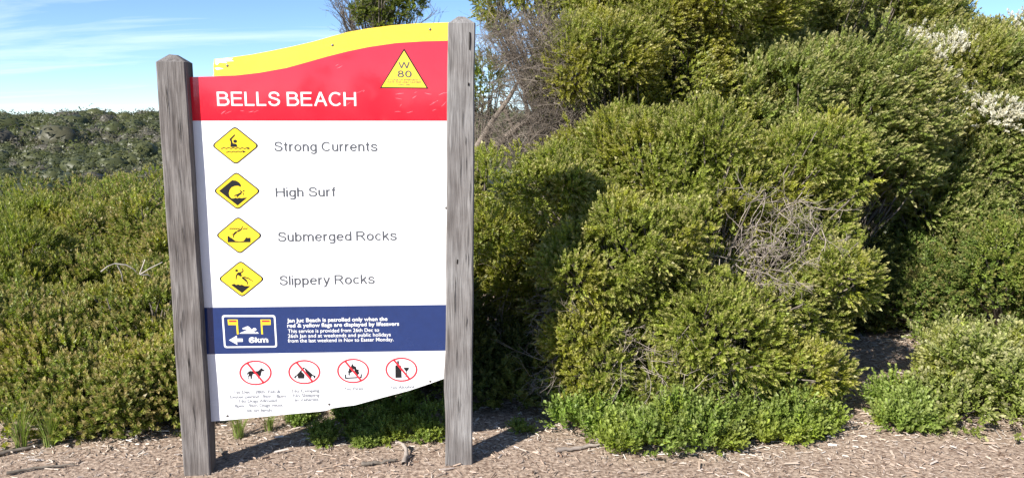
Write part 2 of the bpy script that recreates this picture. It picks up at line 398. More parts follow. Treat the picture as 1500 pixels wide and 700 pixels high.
#@@VEG
# ---------------------------------------------------------------- left of the sign: low heath
GL = 'heath bushes left of the sign'
bush('heath_bush', 'low olive heath bush with pinkish tips at the mulch edge, left frame corner', 'bush', 'left',
     [lobe(30, 540, 4.4, .38, .36), lobe(110, 575, 4.2, .32, .30), lobe(-60, 570, 4.3, .45, .40), lobe(30, 620, 3.98, .28, .16), lobe(80, 500, 4.7, .3, .3), lobe(120, 625, 3.95, .2, .12)], group=GL)
bush('heath_bush', 'brown-tipped heath bush directly left of the weathered left post', 'bush', 'left',
     [lobe(190, 510, 4.6, .38, .36), lobe(240, 575, 4.2, .32, .28), lobe(180, 605, 4.05, .26, .2), lobe(290, 560, 4.4, .36, .34), lobe(230, 460, 4.85, .3, .3), lobe(235, 620, 3.98, .18, .12)], group=GL)
bush('heath_bush', 'bright lime-green bush at the left frame edge behind the front heath', 'bush', 'lime',
     [lobe(20, 450, 5.4, .45, .38), lobe(90, 430, 5.7, .36, .34), lobe(-70, 430, 5.6, .5, .4), lobe(30, 375, 6.5, .55, .34), lobe(100, 370, 6.6, .3, .3)], group=GL)
bush('heath_bush', 'green mounded bush beyond the bleached bare branch beside the left post', 'bush', 'left',
     [lobe(190, 430, 5.6, .42, .36), lobe(245, 380, 6.2, .45, .38), lobe(160, 375, 6.5, .36, .34), lobe(300, 400, 5.9, .5, .4)], group=GL, density=.9)
bush('heath_bush', 'farthest low bush forming the left skyline below the scrubby hill', 'bush', 'left',
     [lobe(40, 350, 7.8, .7, .40), lobe(150, 332, 8.2, .6, .38), lobe(235, 335, 8.0, .6, .40), lobe(-70, 350, 7.8, .8, .42), lobe(200, 322, 9.0, .7, .36), lobe(80, 328, 9.2, .6, .3)], group=GL, density=.19)
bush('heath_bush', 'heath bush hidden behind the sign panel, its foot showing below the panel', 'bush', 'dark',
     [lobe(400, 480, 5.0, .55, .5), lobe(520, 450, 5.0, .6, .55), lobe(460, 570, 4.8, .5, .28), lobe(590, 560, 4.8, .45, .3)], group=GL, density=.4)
# ---------------------------------------------------------------- right of the sign: the tall thicket
bush('heath_bush', 'large rounded olive bush in front, just right of the sign', 'bush', 'olive',
     [lobe(1000, 300, 5.05, .78, .52, .6), lobe(890, 265, 5.15, .36, .36), lobe(1130, 310, 5.1, .48, .48), lobe(935, 395, 4.5, .52, .40),
      lobe(1130, 440, 4.6, .45, .43), lobe(1020, 490, 4.4, .52, .38), lobe(872, 530, 4.12, .22, .28), lobe(1120, 555, 4.3, .37, .27), lobe(960, 585, 4.15, .34, .2), lobe(862, 405, 4.22, .24, .26)],
     skip=lambda P: (((P - at(1125, 355, 4.2)) / [.34, .32, .25]) ** 2).sum(1) < 1)
bush('heath_bush', 'tall overhanging bush at top centre, above the bare grey twigs', 'bush', 'olive',
     [lobe(930, 105, 5.95, .70, .46), lobe(1010, 50, 6.2, .75, .55), lobe(900, 30, 6.2, .5, .42), lobe(838, 88, 5.85, .16, .16), lobe(760, 12, 6.2, .30, .22), lobe(1040, 150, 5.8, .36, .3),
      lobe(960, -60, 6.6, 1.0, .5)], base=(1.0, 6.6), wind=(.25, 0, 0))
bush('heath_bush', 'wind-combed bush with long upswept sprigs in the middle of the thicket', 'bush', 'wind',
     [lobe(1190, 190, 6.0, .70, .52), lobe(1130, 240, 5.85, .5, .4), lobe(1260, 250, 6.0, .40, .45), lobe(1100, 130, 6.2, .5, .36)], wind=(.45, 0, .1))
bush('heath_bush', 'dark bush along the top of the thicket with a shaded hollow beneath', 'bush', 'wind',
     [lobe(1150, 30, 7.0, .75, .5), lobe(1240, 10, 7.3, .6, .6), lobe(1080, 60, 6.9, .5, .4), lobe(1180, -60, 7.4, 1.0, .5)], wind=(.35, 0, .1), density=.85)
bush('heath_bush', 'tall dark-green bush with white flower spikes in the right thicket', 'bush', 'wind',
     [lobe(1370, 155, 6.7, .66, .46), lobe(1450, 240, 6.4, .62, .6), lobe(1380, 290, 6.3, .48, .48), lobe(1395, 100, 7.2, .5, .24), lobe(1320, 70, 7.1, .5, .36), lobe(1420, 380, 6.2, .55, .4)],
     wind=(.25, 0, 0), flowers=[(1400, 80, 20), (1480, 175, 20), (1380, 200, 16), (1345, 50, 18), (1340, 85, 24), (1370, 105, 18), (1335, 130, 22), (1365, 160, 26), (1390, 125, 12), (1425, 155, 22), (1450, 172, 22), (1400, 185, 10), (1320, 165, 14)])
bush('heath_bush', 'white-flowered bush cut by the top right frame edge', 'bush', 'wind',
     [lobe(1515, 130, 6.8, .42, .45), lobe(1540, 230, 6.6, .5, .6), lobe(1535, 85, 7.0, .28, .25), lobe(1640, 220, 7.0, .7, .7)], wind=(.2, 0, 0),
     flowers=[(1480, 45, 24), (1492, 70, 20), (1475, 120, 12), (1490, 160, 24), (1470, 190, 18), (1495, 215, 14)])
bush('heath_bush', 'leafy bush with reddish tips at right, above the dirt track', 'bush', 'leafy',
     [lobe(1420, 410, 5.7, .50, .34), lobe(1500, 400, 5.6, .4, .36), lobe(1345, 440, 5.8, .32, .24), lobe(1300, 465, 5.9, .28, .16), lobe(1610, 400, 5.8, .55, .45)], density=.45)
bush('coastal_bush', 'pale-tipped yellow-green bush in the right front corner', 'bush', 'pale',
     [lobe(1425, 565, 4.25, .32, .24), lobe(1500, 560, 4.4, .36, .27), lobe(1415, 535, 4.65, .22, .19), lobe(1560, 575, 4.3, .4, .32), lobe(1390, 605, 4.05, .2, .13), lobe(1480, 610, 4.0, .25, .15), lobe(1640, 560, 4.5, .4, .38)], density=.65)
bush('heath_bush', 'shaded bush between the right post and the large rounded bush', 'bush', 'olive',
     [lobe(735, 270, 4.55, .20, .15), lobe(812, 275, 4.5, .22, .19), lobe(735, 420, 5.2, .35, .5), lobe(800, 480, 5.1, .3, .5), lobe(680, 360, 5.3, .3, .4), lobe(720, 345, 4.75, .16, .16)], stems=False)
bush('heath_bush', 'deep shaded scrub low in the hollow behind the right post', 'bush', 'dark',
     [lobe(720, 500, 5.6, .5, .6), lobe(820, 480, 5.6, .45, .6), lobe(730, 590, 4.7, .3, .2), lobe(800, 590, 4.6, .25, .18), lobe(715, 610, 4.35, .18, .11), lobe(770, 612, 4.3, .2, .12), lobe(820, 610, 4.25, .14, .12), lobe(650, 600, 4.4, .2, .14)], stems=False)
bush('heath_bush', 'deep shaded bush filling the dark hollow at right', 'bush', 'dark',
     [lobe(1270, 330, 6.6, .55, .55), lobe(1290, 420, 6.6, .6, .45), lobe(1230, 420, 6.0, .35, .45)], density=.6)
# ---------------------------------------------------------------- ground cover plants at the thicket's foot
GC = 'leafy ground cover plants at the foot of the thicket'
def spill(px0, px1, py0, py1, n, r0, r1):
    out_ = []
    for i in range(n):
        x = rng.uniform(px0, px1); y = py0 + (py1 - py0) * rng.random() - (py1 - py0) * .3 * vnoise(np.array([[x / 45., 0, 0]]), 41)[0]; g = gnd(x, y); r = rng.uniform(r0, r1) * (.5 + .7 * (py1 - y) / max(py1 - py0, 1)); h = r * rng.uniform(.35, 1.5)
        out_.append((np.array([g[0], g[1], h * .45]), np.array([r, r, h])))
    return out_
for lab, lob in [
    ('bright green leafy ground plant at the left foot of the large rounded bush', spill(825, 905, 600, 662, 15, .05, .13)),
    ('wide bright green ground plant spilling onto the mulch below the rounded bush', spill(890, 1045, 600, 690, 32, .045, .13)),
    ('dark-footed leafy ground plant below the right half of the rounded bush', spill(1035, 1155, 595, 680, 26, .045, .13)),
    ('pale green plant at the mouth of the dirt track', spill(1140, 1205, 590, 665, 15, .045, .12)),
    ('small leafy plant between the dirt track and the right front bush', spill(1305, 1365, 598, 645, 12, .035, .09))]:
    bush('ground_plant', lab, 'plant', 'cover', lob, group=GC, stems=False, backcut=.5)
for lab, lob in [('lime-green seedling clump under the middle of the sign panel', spill(432, 460, 612, 622, 3, .03, .055)),
                 ('broad green seedling patch below the sign panel near the right post', spill(490, 590, 606, 622, 8, .04, .07)),
                 ('tiny bright seedling on the mulch right of the right post', spill(757, 775, 634, 640, 2, .025, .04))]:
    bush('weed_clump', lab, 'weeds', 'weed', lob, group='weeds under the sign', stems=False, backcut=1)
bush('weed_clump', 'sparse creeping weeds in the sign shadow beside the right post', 'weeds', 'weed', spill(470, 650, 630, 660, 14, .03, .05), group='weeds under the sign', stems=False, backcut=1, density=.2)
#@@END
build_bushes()
def find(sub):
    return next(o for o in C.objects if sub in o.get('label', ''))
# ---------------------------------------------------------------- bare grey twigs in and under the thicket
big = find('large rounded olive'); over = find('tall overhanging'); shade = find('shaded bush between'); lbush = find('brown-tipped heath')
tb = Tubes()                                             # bleached dead patch on the sunny face of the rounded bush
for (px, py, Y, n, ln) in [(1150, 300, 4.42, 14, .2), (1120, 345, 4.3, 20, .22), (1100, 380, 4.2, 26, .22), (1130, 405, 4.17, 16, .18), (1070, 385, 4.25, 12, .18), (1175, 330, 4.35, 14, .2), (1190, 370, 4.3, 10, .18)]:
    for i in range(n):
        grow(tb, at(px + rng.normal(0, 26), py + rng.normal(0, 22), Y + rng.normal(.05, .06)), norm(np.array([rng.normal(0, 1), rng.normal(-.25, .4), rng.normal(-.2, .7)])), ln * rng.uniform(.5, 1.1), .003, 2, 3, .2, 0, .6, 3)
for (px, py, Y, n, ln) in [(905, 500, 4.0, 12, .2), (960, 530, 3.95, 16, .22), (1000, 560, 3.92, 16, .2), (890, 545, 4.0, 12, .18), (1060, 560, 3.93, 9, .18)]:
    for i in range(n):
        grow(tb, at(px + rng.normal(0, 18), py + rng.normal(0, 14), Y + rng.normal(0, .05)), norm(np.array([rng.normal(.3, .8), rng.normal(-.3, .4), rng.normal(-.1, .7)])), ln * rng.uniform(.5, 1.1), .0028, 2, 3, .2, 0, .6, 3)
for (px, py, Y, n, ln) in [(830, 420, 4.25, 6, .16), (835, 465, 4.2, 10, .16), (832, 520, 4.12, 12, .2), (832, 560, 4.1, 14, .18), (838, 600, 4.05, 8, .14)]:
    for i in range(n):
        grow(tb, at(px + rng.normal(0, 10), py + rng.normal(0, 12), Y + rng.normal(0, .05)), norm(np.array([rng.normal(-.9, .5), rng.normal(-.2, .4), rng.normal(-.1, .6)])), ln * rng.uniform(.6, 1.2), .0028, 2, 3, .2, 0, .6, 3)
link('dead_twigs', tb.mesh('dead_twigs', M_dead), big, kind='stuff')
# wind-bared side of the tall bush: a mass of fine grey twigs on a few thick limbs
tb = Tubes(); tl = Tubes(); b0 = np.array([over.location.x, over.location.y, 0])
for (px, py, Y, r) in [(705, 195, 5.75, .03), (735, 150, 5.7, .035), (760, 110, 5.8, .03), (790, 70, 5.8, .03), (820, 150, 5.7, .028), (800, 40, 6.0, .03), (850, 100, 5.9, .03)]:
    e = at(px, py, Y); m = at(790, 290, 6.0); t = np.linspace(0, 1, 9)[:, None]
    tl.add((1 - t) ** 2 * (b0 * [1, 1, 0]) + 2 * t * (1 - t) * m + t * t * e + rng.normal(0, .015, (9, 3)) * t, np.linspace(r * 1.5, r * .35, 9), 6)
tl.add([at(700, 235, 5.55), at(730, 212, 5.5), at(765, 180, 5.5), at(800, 175, 5.55)], [.025, .032, .028, .012], 6)
tl.add([at(690, 230, 5.6), at(720, 180, 5.6), at(745, 145, 5.6), at(770, 100, 5.7)], [.028, .022, .016, .008], 6)
tl.add([at(715, 225, 5.6), at(760, 185, 5.55), at(800, 160, 5.55), at(835, 165, 5.6)], [.028, .022, .014, .006], 6)
link('limbs', tl.mesh('limbs', M_deadfine), over)
poly = [(735, 60), (770, 45), (800, 55), (820, 90), (800, 110), (770, 100), (745, 90), (760, 130), (790, 135), (820, 140), (840, 165), (800, 170), (770, 165), (790, 200), (825, 195), (815, 225), (770, 220), (745, 215), (730, 190), (828, 120), (838, 185), (845, 215), (812, 75), (790, 215), (755, 75), (780, 85)]
for (px, py) in poly:
    for i in range(36):
        grow(tb, at(px + rng.normal(0, 14), py + rng.normal(0, 13), rng.normal(5.4, .12)), norm(np.array([rng.normal(-.3, .8), rng.normal(-.3, .5), rng.normal(.3, .6)])), rng.uniform(.10, .22), .0024, 2, 3, .24, .05, .7, 2)
for (px, py) in [(705, 75), (710, 120), (705, 165), (715, 60), (700, 100), (712, 205)]:
    for i in range(4):
        grow(tb, at(px + rng.normal(0, 8), py + rng.normal(0, 10), rng.normal(5.75, .1)), norm(np.array([rng.normal(-.3, .8), rng.normal(-.3, .5), rng.normal(.4, .6)])), rng.uniform(.12, .26), .003, 2, 3, .22, .05, .7)
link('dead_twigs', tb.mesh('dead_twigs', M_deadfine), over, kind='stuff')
bush('heath_bush', 'small lit leaf tuft beside the right post below the bare twigs', 'bush', 'lime',
     [lobe(708, 115, 5.8, .10, .11), lobe(690, 130, 5.8, .12, .10)], base=(at(690, 200, 5.9)[0], 5.9))
build_bushes()
tb = Tubes()                                             # dim twigs in the hollow behind the right post
for i in range(120):
    grow(tb, at(rng.uniform(700, 825), rng.uniform(420, 600), rng.uniform(4.65, 5.0)), norm(np.array([rng.normal(0, .7), rng.normal(-.2, .5), rng.normal(-.3, .8)])), rng.uniform(.15, .32), .003, 1, 3, .25, -.05, .7)
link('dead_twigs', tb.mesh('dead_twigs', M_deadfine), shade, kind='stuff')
tb = Tubes()                                             # bleached branch on the left heath
c0 = at(204, 403, 4.6)
for pts in [[(168, 386), (185, 388), (196, 394), (204, 403)], [(204, 403), (208, 393), (212, 380)], [(204, 403), (218, 394), (238, 384)], [(204, 403), (216, 402), (226, 409), (222, 414)], [(172, 388), (178, 400), (180, 412)], [(148, 398), (158, 390), (168, 386)]]:
    tb.add([at(x, y, 4.58 + .02 * i) for i, (x, y) in enumerate(pts)], np.linspace(.0048, .003, len(pts)), 5)
link('bare_branch', tb.mesh('bare_branch', M_bleach), lbush, label='bleached bare branch forking like a claw')

# ---------------------------------------------------------------- bare tree behind the sign
tr = thing('coastal_tree', (at(560, 60, 9.5)[0], 9.5, float(terrain(at(560, 60, 9.5)[0], 9.5))), 'half-bare twiggy tree with green tufts rising behind the yellow top of the sign', 'tree')
tb = Tubes(); bz = np.array(tr.location)
trunk = [bz + [0, 0, -.05], bz + [.05, 0, .8], bz + [-.02, .05, 1.5], at(560, 95, 9.5)]
tb.add(trunk, [.09, .075, .06, .05], 8)
link('trunk', tb.mesh('trunk', M_bark), tr)
tb = Tubes(); tips = []
for i in range(44):
    a = rng.uniform(-1, 1); e = at(556 + a * 62, 44 - 62 * math.sqrt(1 - a * a) * rng.uniform(.5, 1.05) + abs(a) * 8, 9.5 + rng.normal(0, .35)); s = trunk[-1] * rng.uniform(.0, 1) + trunk[-2] * 0 if False else trunk[-1] + (trunk[-2] - trunk[-1]) * rng.uniform(0, .6)
    t = np.linspace(0, 1, 6)[:, None]; m = (s + e) / 2 + np.array([0, 0, -.08]) + rng.normal(0, .06, 3)
    pts = (1 - t) ** 2 * s + 2 * t * (1 - t) * m + t * t * e; tb.add(pts, np.linspace(.02, .005, 6), 4)
    for j in range(7):
        q = pts[rng.integers(2, 6)]; grow(tb, q, norm((e - s) + rng.normal(0, .45, 3)), rng.uniform(.15, .34), .0048, 2, 3, .15, .06, .5)
link('branches', tb.mesh('branches', M_bark), tr)
P, D = [], []
for (px, py, r) in [(545, 12, .12), (575, 14, .13), (605, 8, .11), (560, 30, .09), (600, -10, .12), (540, -8, .12), (570, -10, .14), (530, 20, .07)]:
    s = sph(90); P.append(at(px, py, 9.1) + s * r * rng.uniform(.4, 1, (90, 1))); D.append(s + [0, 0, .4])
P = np.concatenate(P); D = np.concatenate(D)
VTC = place_sprigs('heath', P, D, rng.uniform(.07, .13, len(P)), 1.1, np.array((.15, .19, .035)), (.3, .3, .08), rng.uniform(0, .8, len(P)))
link('crown', mesh_np('crown', *VTC[:2], M_leaf, VTC[2]), tr, kind='stuff')

# ---------------------------------------------------------------- grass tufts, fallen sticks
def grass(label, px, py, n, h, spread):
    p = gnd(px, py); o = thing('grass_tuft', p, label, 'grass', 'grass tufts at the mulch edge'); V, T, Cc = [], [], []
    for i in range(n):
        a = rng.uniform(0, 6.28); d = np.array([math.cos(a), math.sin(a), 0]); s = np.array([-d[1], d[0], 0]); l = h * rng.uniform(.5, 1.1); w = .0022 * rng.uniform(.8, 1.4)
        b = p + d * rng.uniform(0, .03); b[2] = terrain(b[0], b[1]); k = rng.uniform(.15, 1) * spread; col = np.array([.22, .29, .07]) * rng.uniform(.7, 1.4) if rng.random() < .85 else np.array([.4, .33, .16])
        pr = None
        for j in range(5):
            t = j / 4; q = b + d * k * l * t * t + np.array([0, 0, l * t * (1 - .25 * k * t)]); ww = w * (1 - t * .92)
            V += [q - s * ww, q + s * ww]; Cc += [col] * 2
            if j: n0 = len(V) - 4; T += [(n0, n0 + 1, n0 + 3), (n0, n0 + 3, n0 + 2)]
    link('blades', mesh_np('blades', V, T, M_leaf, np.array(Cc)), o, kind='stuff')
grass('spiky green grass tuft near the left frame edge', 32, 660, 150, .25, .6)
grass('spiky green grass tuft nearer the left post than the other', 74, 655, 130, .25, .75)
grass('long-bladed grass tuft under the left end of the sign panel', 350, 640, 70, .22, .9)
grass('short grass tuft under the sign panel beside the lime seedling', 395, 630, 50, .16, .9)
def stick(label, pts, r, m, twig=True, rel=None):
    tb = Tubes(); P = [gnd(*p) for p in pts]
    t = np.linspace(0, len(P) - 1, 4 * len(P)); P2 = np.stack([np.interp(t, range(len(P)), [q[i] for q in P]) for i in range(3)], -1)
    rr = np.linspace(r, r * .45, len(P2)); P2[:, 2] = terrain(P2[:, 0], P2[:, 1]) + rr * .8 + .008 + (0 if rel is None else np.interp(t, range(len(P)), rel)); P2 = P2 + rng.normal(0, r * .25, P2.shape)
    tb.add(P2, rr * rng.uniform(.85, 1.15, len(rr)), 7)
    me = tb.mesh('fallen_stick', m); me.transform(__import__('mathutils').Matrix.Translation(-Vector(P2[0].tolist())))
    o = link('fallen_stick', me, None, label, 'stick', 'fallen sticks on the mulch'); o.location = P2[0].tolist()
stick('pale crooked stick end standing out of the mulch left of the right post', [(592, 684), (597, 672), (590, 662), (580, 660)], .013, M_dead, rel=[0, .005, .03, .035])
stick('dark knobbly stick lying on the mulch between the posts', [(530, 684), (545, 683), (560, 681), (582, 677)], .011, M_bark)
stick('long brown fallen stick at the bottom left edge', [(-20, 676), (20, 666), (50, 660), (70, 655)], .011, M_bark)
stick('thin fallen stick by the bottom left corner', [(10, 698), (50, 690), (110, 684)], .008, M_bark)
stick('short dark stick lying beside the foot of the left post', [(324, 662), (328, 670), (333, 676)], .008, M_bark)
stick('pale broken branch across the mulch below the rounded bush', [(815, 668), (850, 662), (895, 655)], .012, M_dead)
stick('thin pale twig on the shaded dirt track', [(1262, 565), (1290, 556), (1325, 545)], .008, M_dead)

# ---------------------------------------------------------------- scrub on the far hillside
def scrub(n, y0, y1, az0, az1, size, tris, seed, fine=1.0, core=False):
    a = np.radians(rng.uniform(az0, az1, n)); r = np.sqrt(rng.uniform(y0 * y0, y1 * y1, n)); x, y = r * np.sin(a), r * np.cos(a)
    s = size * np.exp(rng.normal(0, .3, n)); big_ = rng.random(n) < .04; s = np.where(big_, s * 1.5, s)
    rad = np.stack([s * rng.uniform(.8, 1.4, n), s * rng.uniform(.8, 1.4, n), s * rng.uniform(.55, .95, n)], -1)
    c = np.stack([x, y, terrain(x, y) + rad[:, 2] * .45], -1)
    d = sph(n * tris).reshape(n, tris, 3); d[..., 2] = np.abs(d[..., 2]) * 1.0 - .15; d = norm(d)
    lump = 1 + .18 * np.sin(d @ np.array([5, 3, 4.0]) + rng.uniform(0, 6, (n, 1)))
    p = c[:, None] + d * rad[:, None] * (lump * rng.uniform(.75, 1.08, (n, tris)))[..., None]
    nn = norm(d + rng.normal(0, .32, d.shape)).reshape(-1, 3); p = p.reshape(-1, 3)
    U, V, _ = frames(nn, rng.uniform(0, 6.28, len(nn))); q = (np.repeat(s, tris) * fine * rng.uniform(.16, .34, len(nn)))[:, None]
    VV = np.stack([p + U * q, p - U * q * .5 + V * q * .8, p - U * q * .6 - V * q * .7], 1)
    pal = np.array([[.095, .106, .044], [.115, .124, .050], [.085, .098, .045], [.135, .124, .095], [.125, .120, .072], [.120, .136, .047]])
    nv = vnoise(np.stack([x / 14, y / 14, 0 * x], -1), 31)
    grey = rng.random(n) < (.10 + .35 * (nv > .55)); ci = np.where(grey, rng.choice([3, 3, 4], n), rng.choice([0, 1, 2, 5], n, p=[.35, .3, .25, .1]))
    col = pal[ci][:, None] * rng.uniform(.85, 1.15, (n, tris, 1)) * rng.uniform(.75, 1.2, (n, 1, 1))
    leaves = (VV.reshape(-1, 3), np.arange(len(VV) * 3).reshape(-1, 3), np.repeat(col.reshape(-1, 3), 3, 0))
    if not core: return leaves
    bm = bmesh.new(); bmesh.ops.create_icosphere(bm, subdivisions=2, radius=1.0); bm.verts.ensure_lookup_table()
    iv = np.array([v.co[:] for v in bm.verts]); it = np.array([[v.index for v in f.verts] for f in bm.faces]); bm.free()
    k = .50 + .36 * vnoise((c[:, None] + iv[None] * rad[:, None]) * (1.6 / size) + 5, 51)
    cv = c[:, None] + iv[None] * rad[:, None] * k[..., None]; ct = (np.arange(n) * len(iv))[:, None, None] + it[None]
    cc = np.repeat(pal[ci], len(iv), 0)
    return joinm([leaves, (cv.reshape(-1, 3), ct.reshape(-1, 3), cc)])
V1 = joinm([scrub(1150, 85, 245, -35.5, -22.5, 1.7, 100, 1, .42, True), scrub(800, 75, 245, -22.5, 20, 1.9, 34, 2), scrub(400, 75, 245, 20, 60, 2.2, 26, 3), scrub(500, 75, 245, -75, -35.5, 2.2, 30, 4),
            scrub(60, 232, 262, -36, -22, 1.8, 150, 6, .40, True)])
link('hillside_scrub', mesh_np('hillside_scrub', *V1[:2], M_leaf, V1[2], smoothed=True), label='grey-green scrub covering the far hillside on the left', cat='scrub', kind='stuff')
V2 = scrub(900, 45, 85, 110, 250, 1.7, 34, 7)
link('scrub_behind_viewer', mesh_np('scrub_behind_viewer', *V2[:2], M_leaf, V2[2]), label='low scrub on the open ground facing the sign', cat='scrub', kind='stuff')
#@@SIGN
# ---------------------------------------------------------------- the sign
A = at(284, 177, 3.44); B = at(656, 177, 3.51)
un = norm((B - A) * [1, 1, 0]); nrm = norm(np.cross(un, [0, 0, 1.0])); nrm = nrm if nrm[1] < 0 else -nrm
def onp(px, py, off=0.0):
    """photo pixel -> point on the plane of the panel, moved off towards the viewer"""
    r = ray(px, py); t = np.dot(A - CAM, nrm) / np.dot(r, nrm); return CAM + r * t + nrm * off
sign = thing('beach_sign', ((A[0] + B[0]) / 2, (A[1] + B[1]) / 2, 0.0), 'tall beach warning sign with red, white and blue panel between two grey timber posts', 'sign')

def wood_mat():
    m = mat('weathered_timber', (.3, .28, .26), .85, .15); t = m.node_tree; b = t.nodes['Principled BSDF']; k = t.links.new; NN = t.nodes.new
    tc = NN('ShaderNodeTexCoord'); mp1 = NN('ShaderNodeMapping'); mp1.inputs['Scale'].default_value = (48, 48, 1.3)
    wob = NN('ShaderNodeTexNoise'); wob.inputs['Scale'].default_value = 2.2; wob.inputs['Detail'].default_value = 2
    add = NN('ShaderNodeMixRGB'); add.blend_type = 'ADD'; add.inputs[0].default_value = .10
    k(tc.outputs['Object'], wob.inputs['Vector']); k(tc.outputs['Object'], add.inputs[1]); k(wob.outputs['Color'], add.inputs[2]); k(add.outputs[0], mp1.inputs[0])
    n1 = NN('ShaderNodeTexNoise'); n1.inputs['Scale'].default_value = 1.0; n1.inputs['Detail'].default_value = 5; n1.inputs['Roughness'].default_value = .6; k(mp1.outputs[0], n1.inputs['Vector'])
    n2 = NN('ShaderNodeTexNoise'); n2.inputs['Scale'].default_value = 5; n2.inputs['Detail'].default_value = 5; k(tc.outputs['Object'], n2.inputs['Vector'])
    mp3 = NN('ShaderNodeMapping'); mp3.inputs['Scale'].default_value = (190, 190, 9); k(tc.outputs['Object'], mp3.inputs[0])
    n3 = NN('ShaderNodeTexNoise'); n3.inputs['Scale'].default_value = 1; n3.inputs['Detail'].default_value = 3; k(mp3.outputs[0], n3.inputs['Vector'])
    r1 = NN('ShaderNodeValToRGB'); e = r1.color_ramp.elements; e[0].position = .28; e[0].color = (.145, .137, .132, 1); e[1].position = .72; e[1].color = (.265, .256, .248, 1)
    k(n1.outputs[0], r1.inputs[0])
    r2 = NN('ShaderNodeValToRGB'); r2.color_ramp.elements[0].color = (.72, .68, .66, 1); r2.color_ramp.elements[0].position = .3; r2.color_ramp.elements[1].color = (1.1, 1.1, 1.1, 1); r2.color_ramp.elements[1].position = .65; k(n2.outputs[0], r2.inputs[0])
    r3 = NN('ShaderNodeValToRGB'); r3.color_ramp.elements[0].color = (.62, .60, .59, 1); r3.color_ramp.elements[0].position = .3; r3.color_ramp.elements[1].color = (1.15, 1.15, 1.15, 1); r3.color_ramp.elements[1].position = .6; k(n3.outputs[0], r3.inputs[0])
    m1 = NN('ShaderNodeMixRGB'); m1.blend_type = 'MULTIPLY'; m1.inputs[0].default_value = 1; k(r1.outputs[0], m1.inputs[1]); k(r2.outputs[0], m1.inputs[2])
    m2 = NN('ShaderNodeMixRGB'); m2.blend_type = 'MULTIPLY'; m2.inputs[0].default_value = .8; k(m1.outputs[0], m2.inputs[1]); k(r3.outputs[0], m2.inputs[2])
    k(m2.outputs[0], b.inputs['Base Color'])
    bp = NN('ShaderNodeBump'); bp.inputs['Strength'].default_value = .8; bp.inputs['Distance'].default_value = .004
    ad = NN('ShaderNodeMath'); ad.operation = 'ADD'; k(n1.outputs[0], ad.inputs[0]); k(n3.outputs[0], ad.inputs[1]); k(ad.outputs[0], bp.inputs['Height']); k(bp.outputs[0], b.inputs['Normal'])
    return m
M_wood = wood_mat(); M_wood_dark = wood_mat(); M_wood_dark.name = 'darker_weathered_timber'
for nd in M_wood_dark.node_tree.nodes:
    if nd.type == 'VALTORGB' and nd.color_ramp.elements[0].color[0] < .2:
        nd.color_ramp.elements[0].color = (.105, .095, .09, 1); nd.color_ramp.elements[1].color = (.215, .20, .19, 1)
M_hole = mat('knot_hole', (.012, .01, .008), .9, .1)
def post(tl_, tr_, bl, br, top, depth, label, seed, front=0.045, bulge=0.0):
    """timber post given by its front-face corners in the photo; pyramid top, chamfered and slightly uneven edges"""
    TL, TR, BL, BR = [onp(*q, front) for q in (tl_, tr_, bl, br)]
    ztop = onp(*top, front)[2]; BL[2] = BR[2] = -.12
    c = .006; bm = bmesh.new(); rings = []; nseg = 34
    cross = lambda a, b, w: None
    for i in range(nseg + 1):
        t = i / nseg; a = BL + (TL - BL) * t; b = BR + (TR - BR) * t; u = norm(b - a); wd = np.linalg.norm(b - a)
        sec = []
        for (x, y) in [(c, 0), (wd - c, 0), (wd, c), (wd, depth - c), (wd - c, depth), (c, depth), (0, depth - c), (0, c)]:
            p = a + u * x - nrm * y
            w = vnoise(np.array([[p[0] * 6 + seed, p[1] * 6, p[2] * 5], [p[0] * 6 + seed + 40, p[1] * 6, p[2] * 5]]), seed) - .5
            p = p + u * w[0] * .006 + nrm * w[1] * .005 - u * bulge * (x < wd / 2) * math.exp(-((p[2] - .42) / .12) ** 2)
            sec.append(bm.verts.new(p))
        rings.append(sec)
    for r0, r1 in zip(rings[:-1], rings[1:]):
        for j in range(8): bm.faces.new((r0[j], r0[(j + 1) % 8], r1[(j + 1) % 8], r1[j]))
    mid = (TL + TR) / 2 - nrm * depth / 2; ap = []
    for v in rings[-1]:
        q = np.array(v.co); m = mid + (q - mid) * .25; m[2] = ztop + rng.normal(0, .0015); ap.append(bm.verts.new(m))
    for j in range(8): bm.faces.new((rings[-1][j], rings[-1][(j + 1) % 8], ap[(j + 1) % 8], ap[j]))
    bm.faces.new(ap); bm.faces.new(rings[0][::-1]); bmesh.ops.recalc_face_normals(bm, faces=bm.faces)
    me = bpy.data.meshes.new('post'); bm.to_mesh(me); bm.free(); me.materials.append(M_wood)
    return link('post', me, sign, label)
pl_ = post((233, 92), (277, 92), (274, 697), (314, 697), (258, 81), .095, 'darker grey left post leaning slightly', 3)
pl_.data.materials[0] = M_wood_dark
pr_ = post((656, 36), (696, 36), (651.5, 686), (691.5, 686), (677, 25), .10, 'paler grey right post with a split near its top', 8, bulge=.006)
def blob(pts, off, m, name, parent, thick=.0015):
    """flat patch given in photo pixels on the sign plane"""
    bm = bmesh.new(); vs_ = [bm.verts.new(onp(x, y, off)) for x, y in pts]
    for t in tessellate_polygon([[Vector((x, y, 0)) for x, y in pts]]):
        try: bm.faces.new([vs_[i] for i in t])
        except ValueError: pass
    me = bpy.data.meshes.new(name); bm.to_mesh(me); bm.free(); me.materials.append(m); return link(name, me, parent)
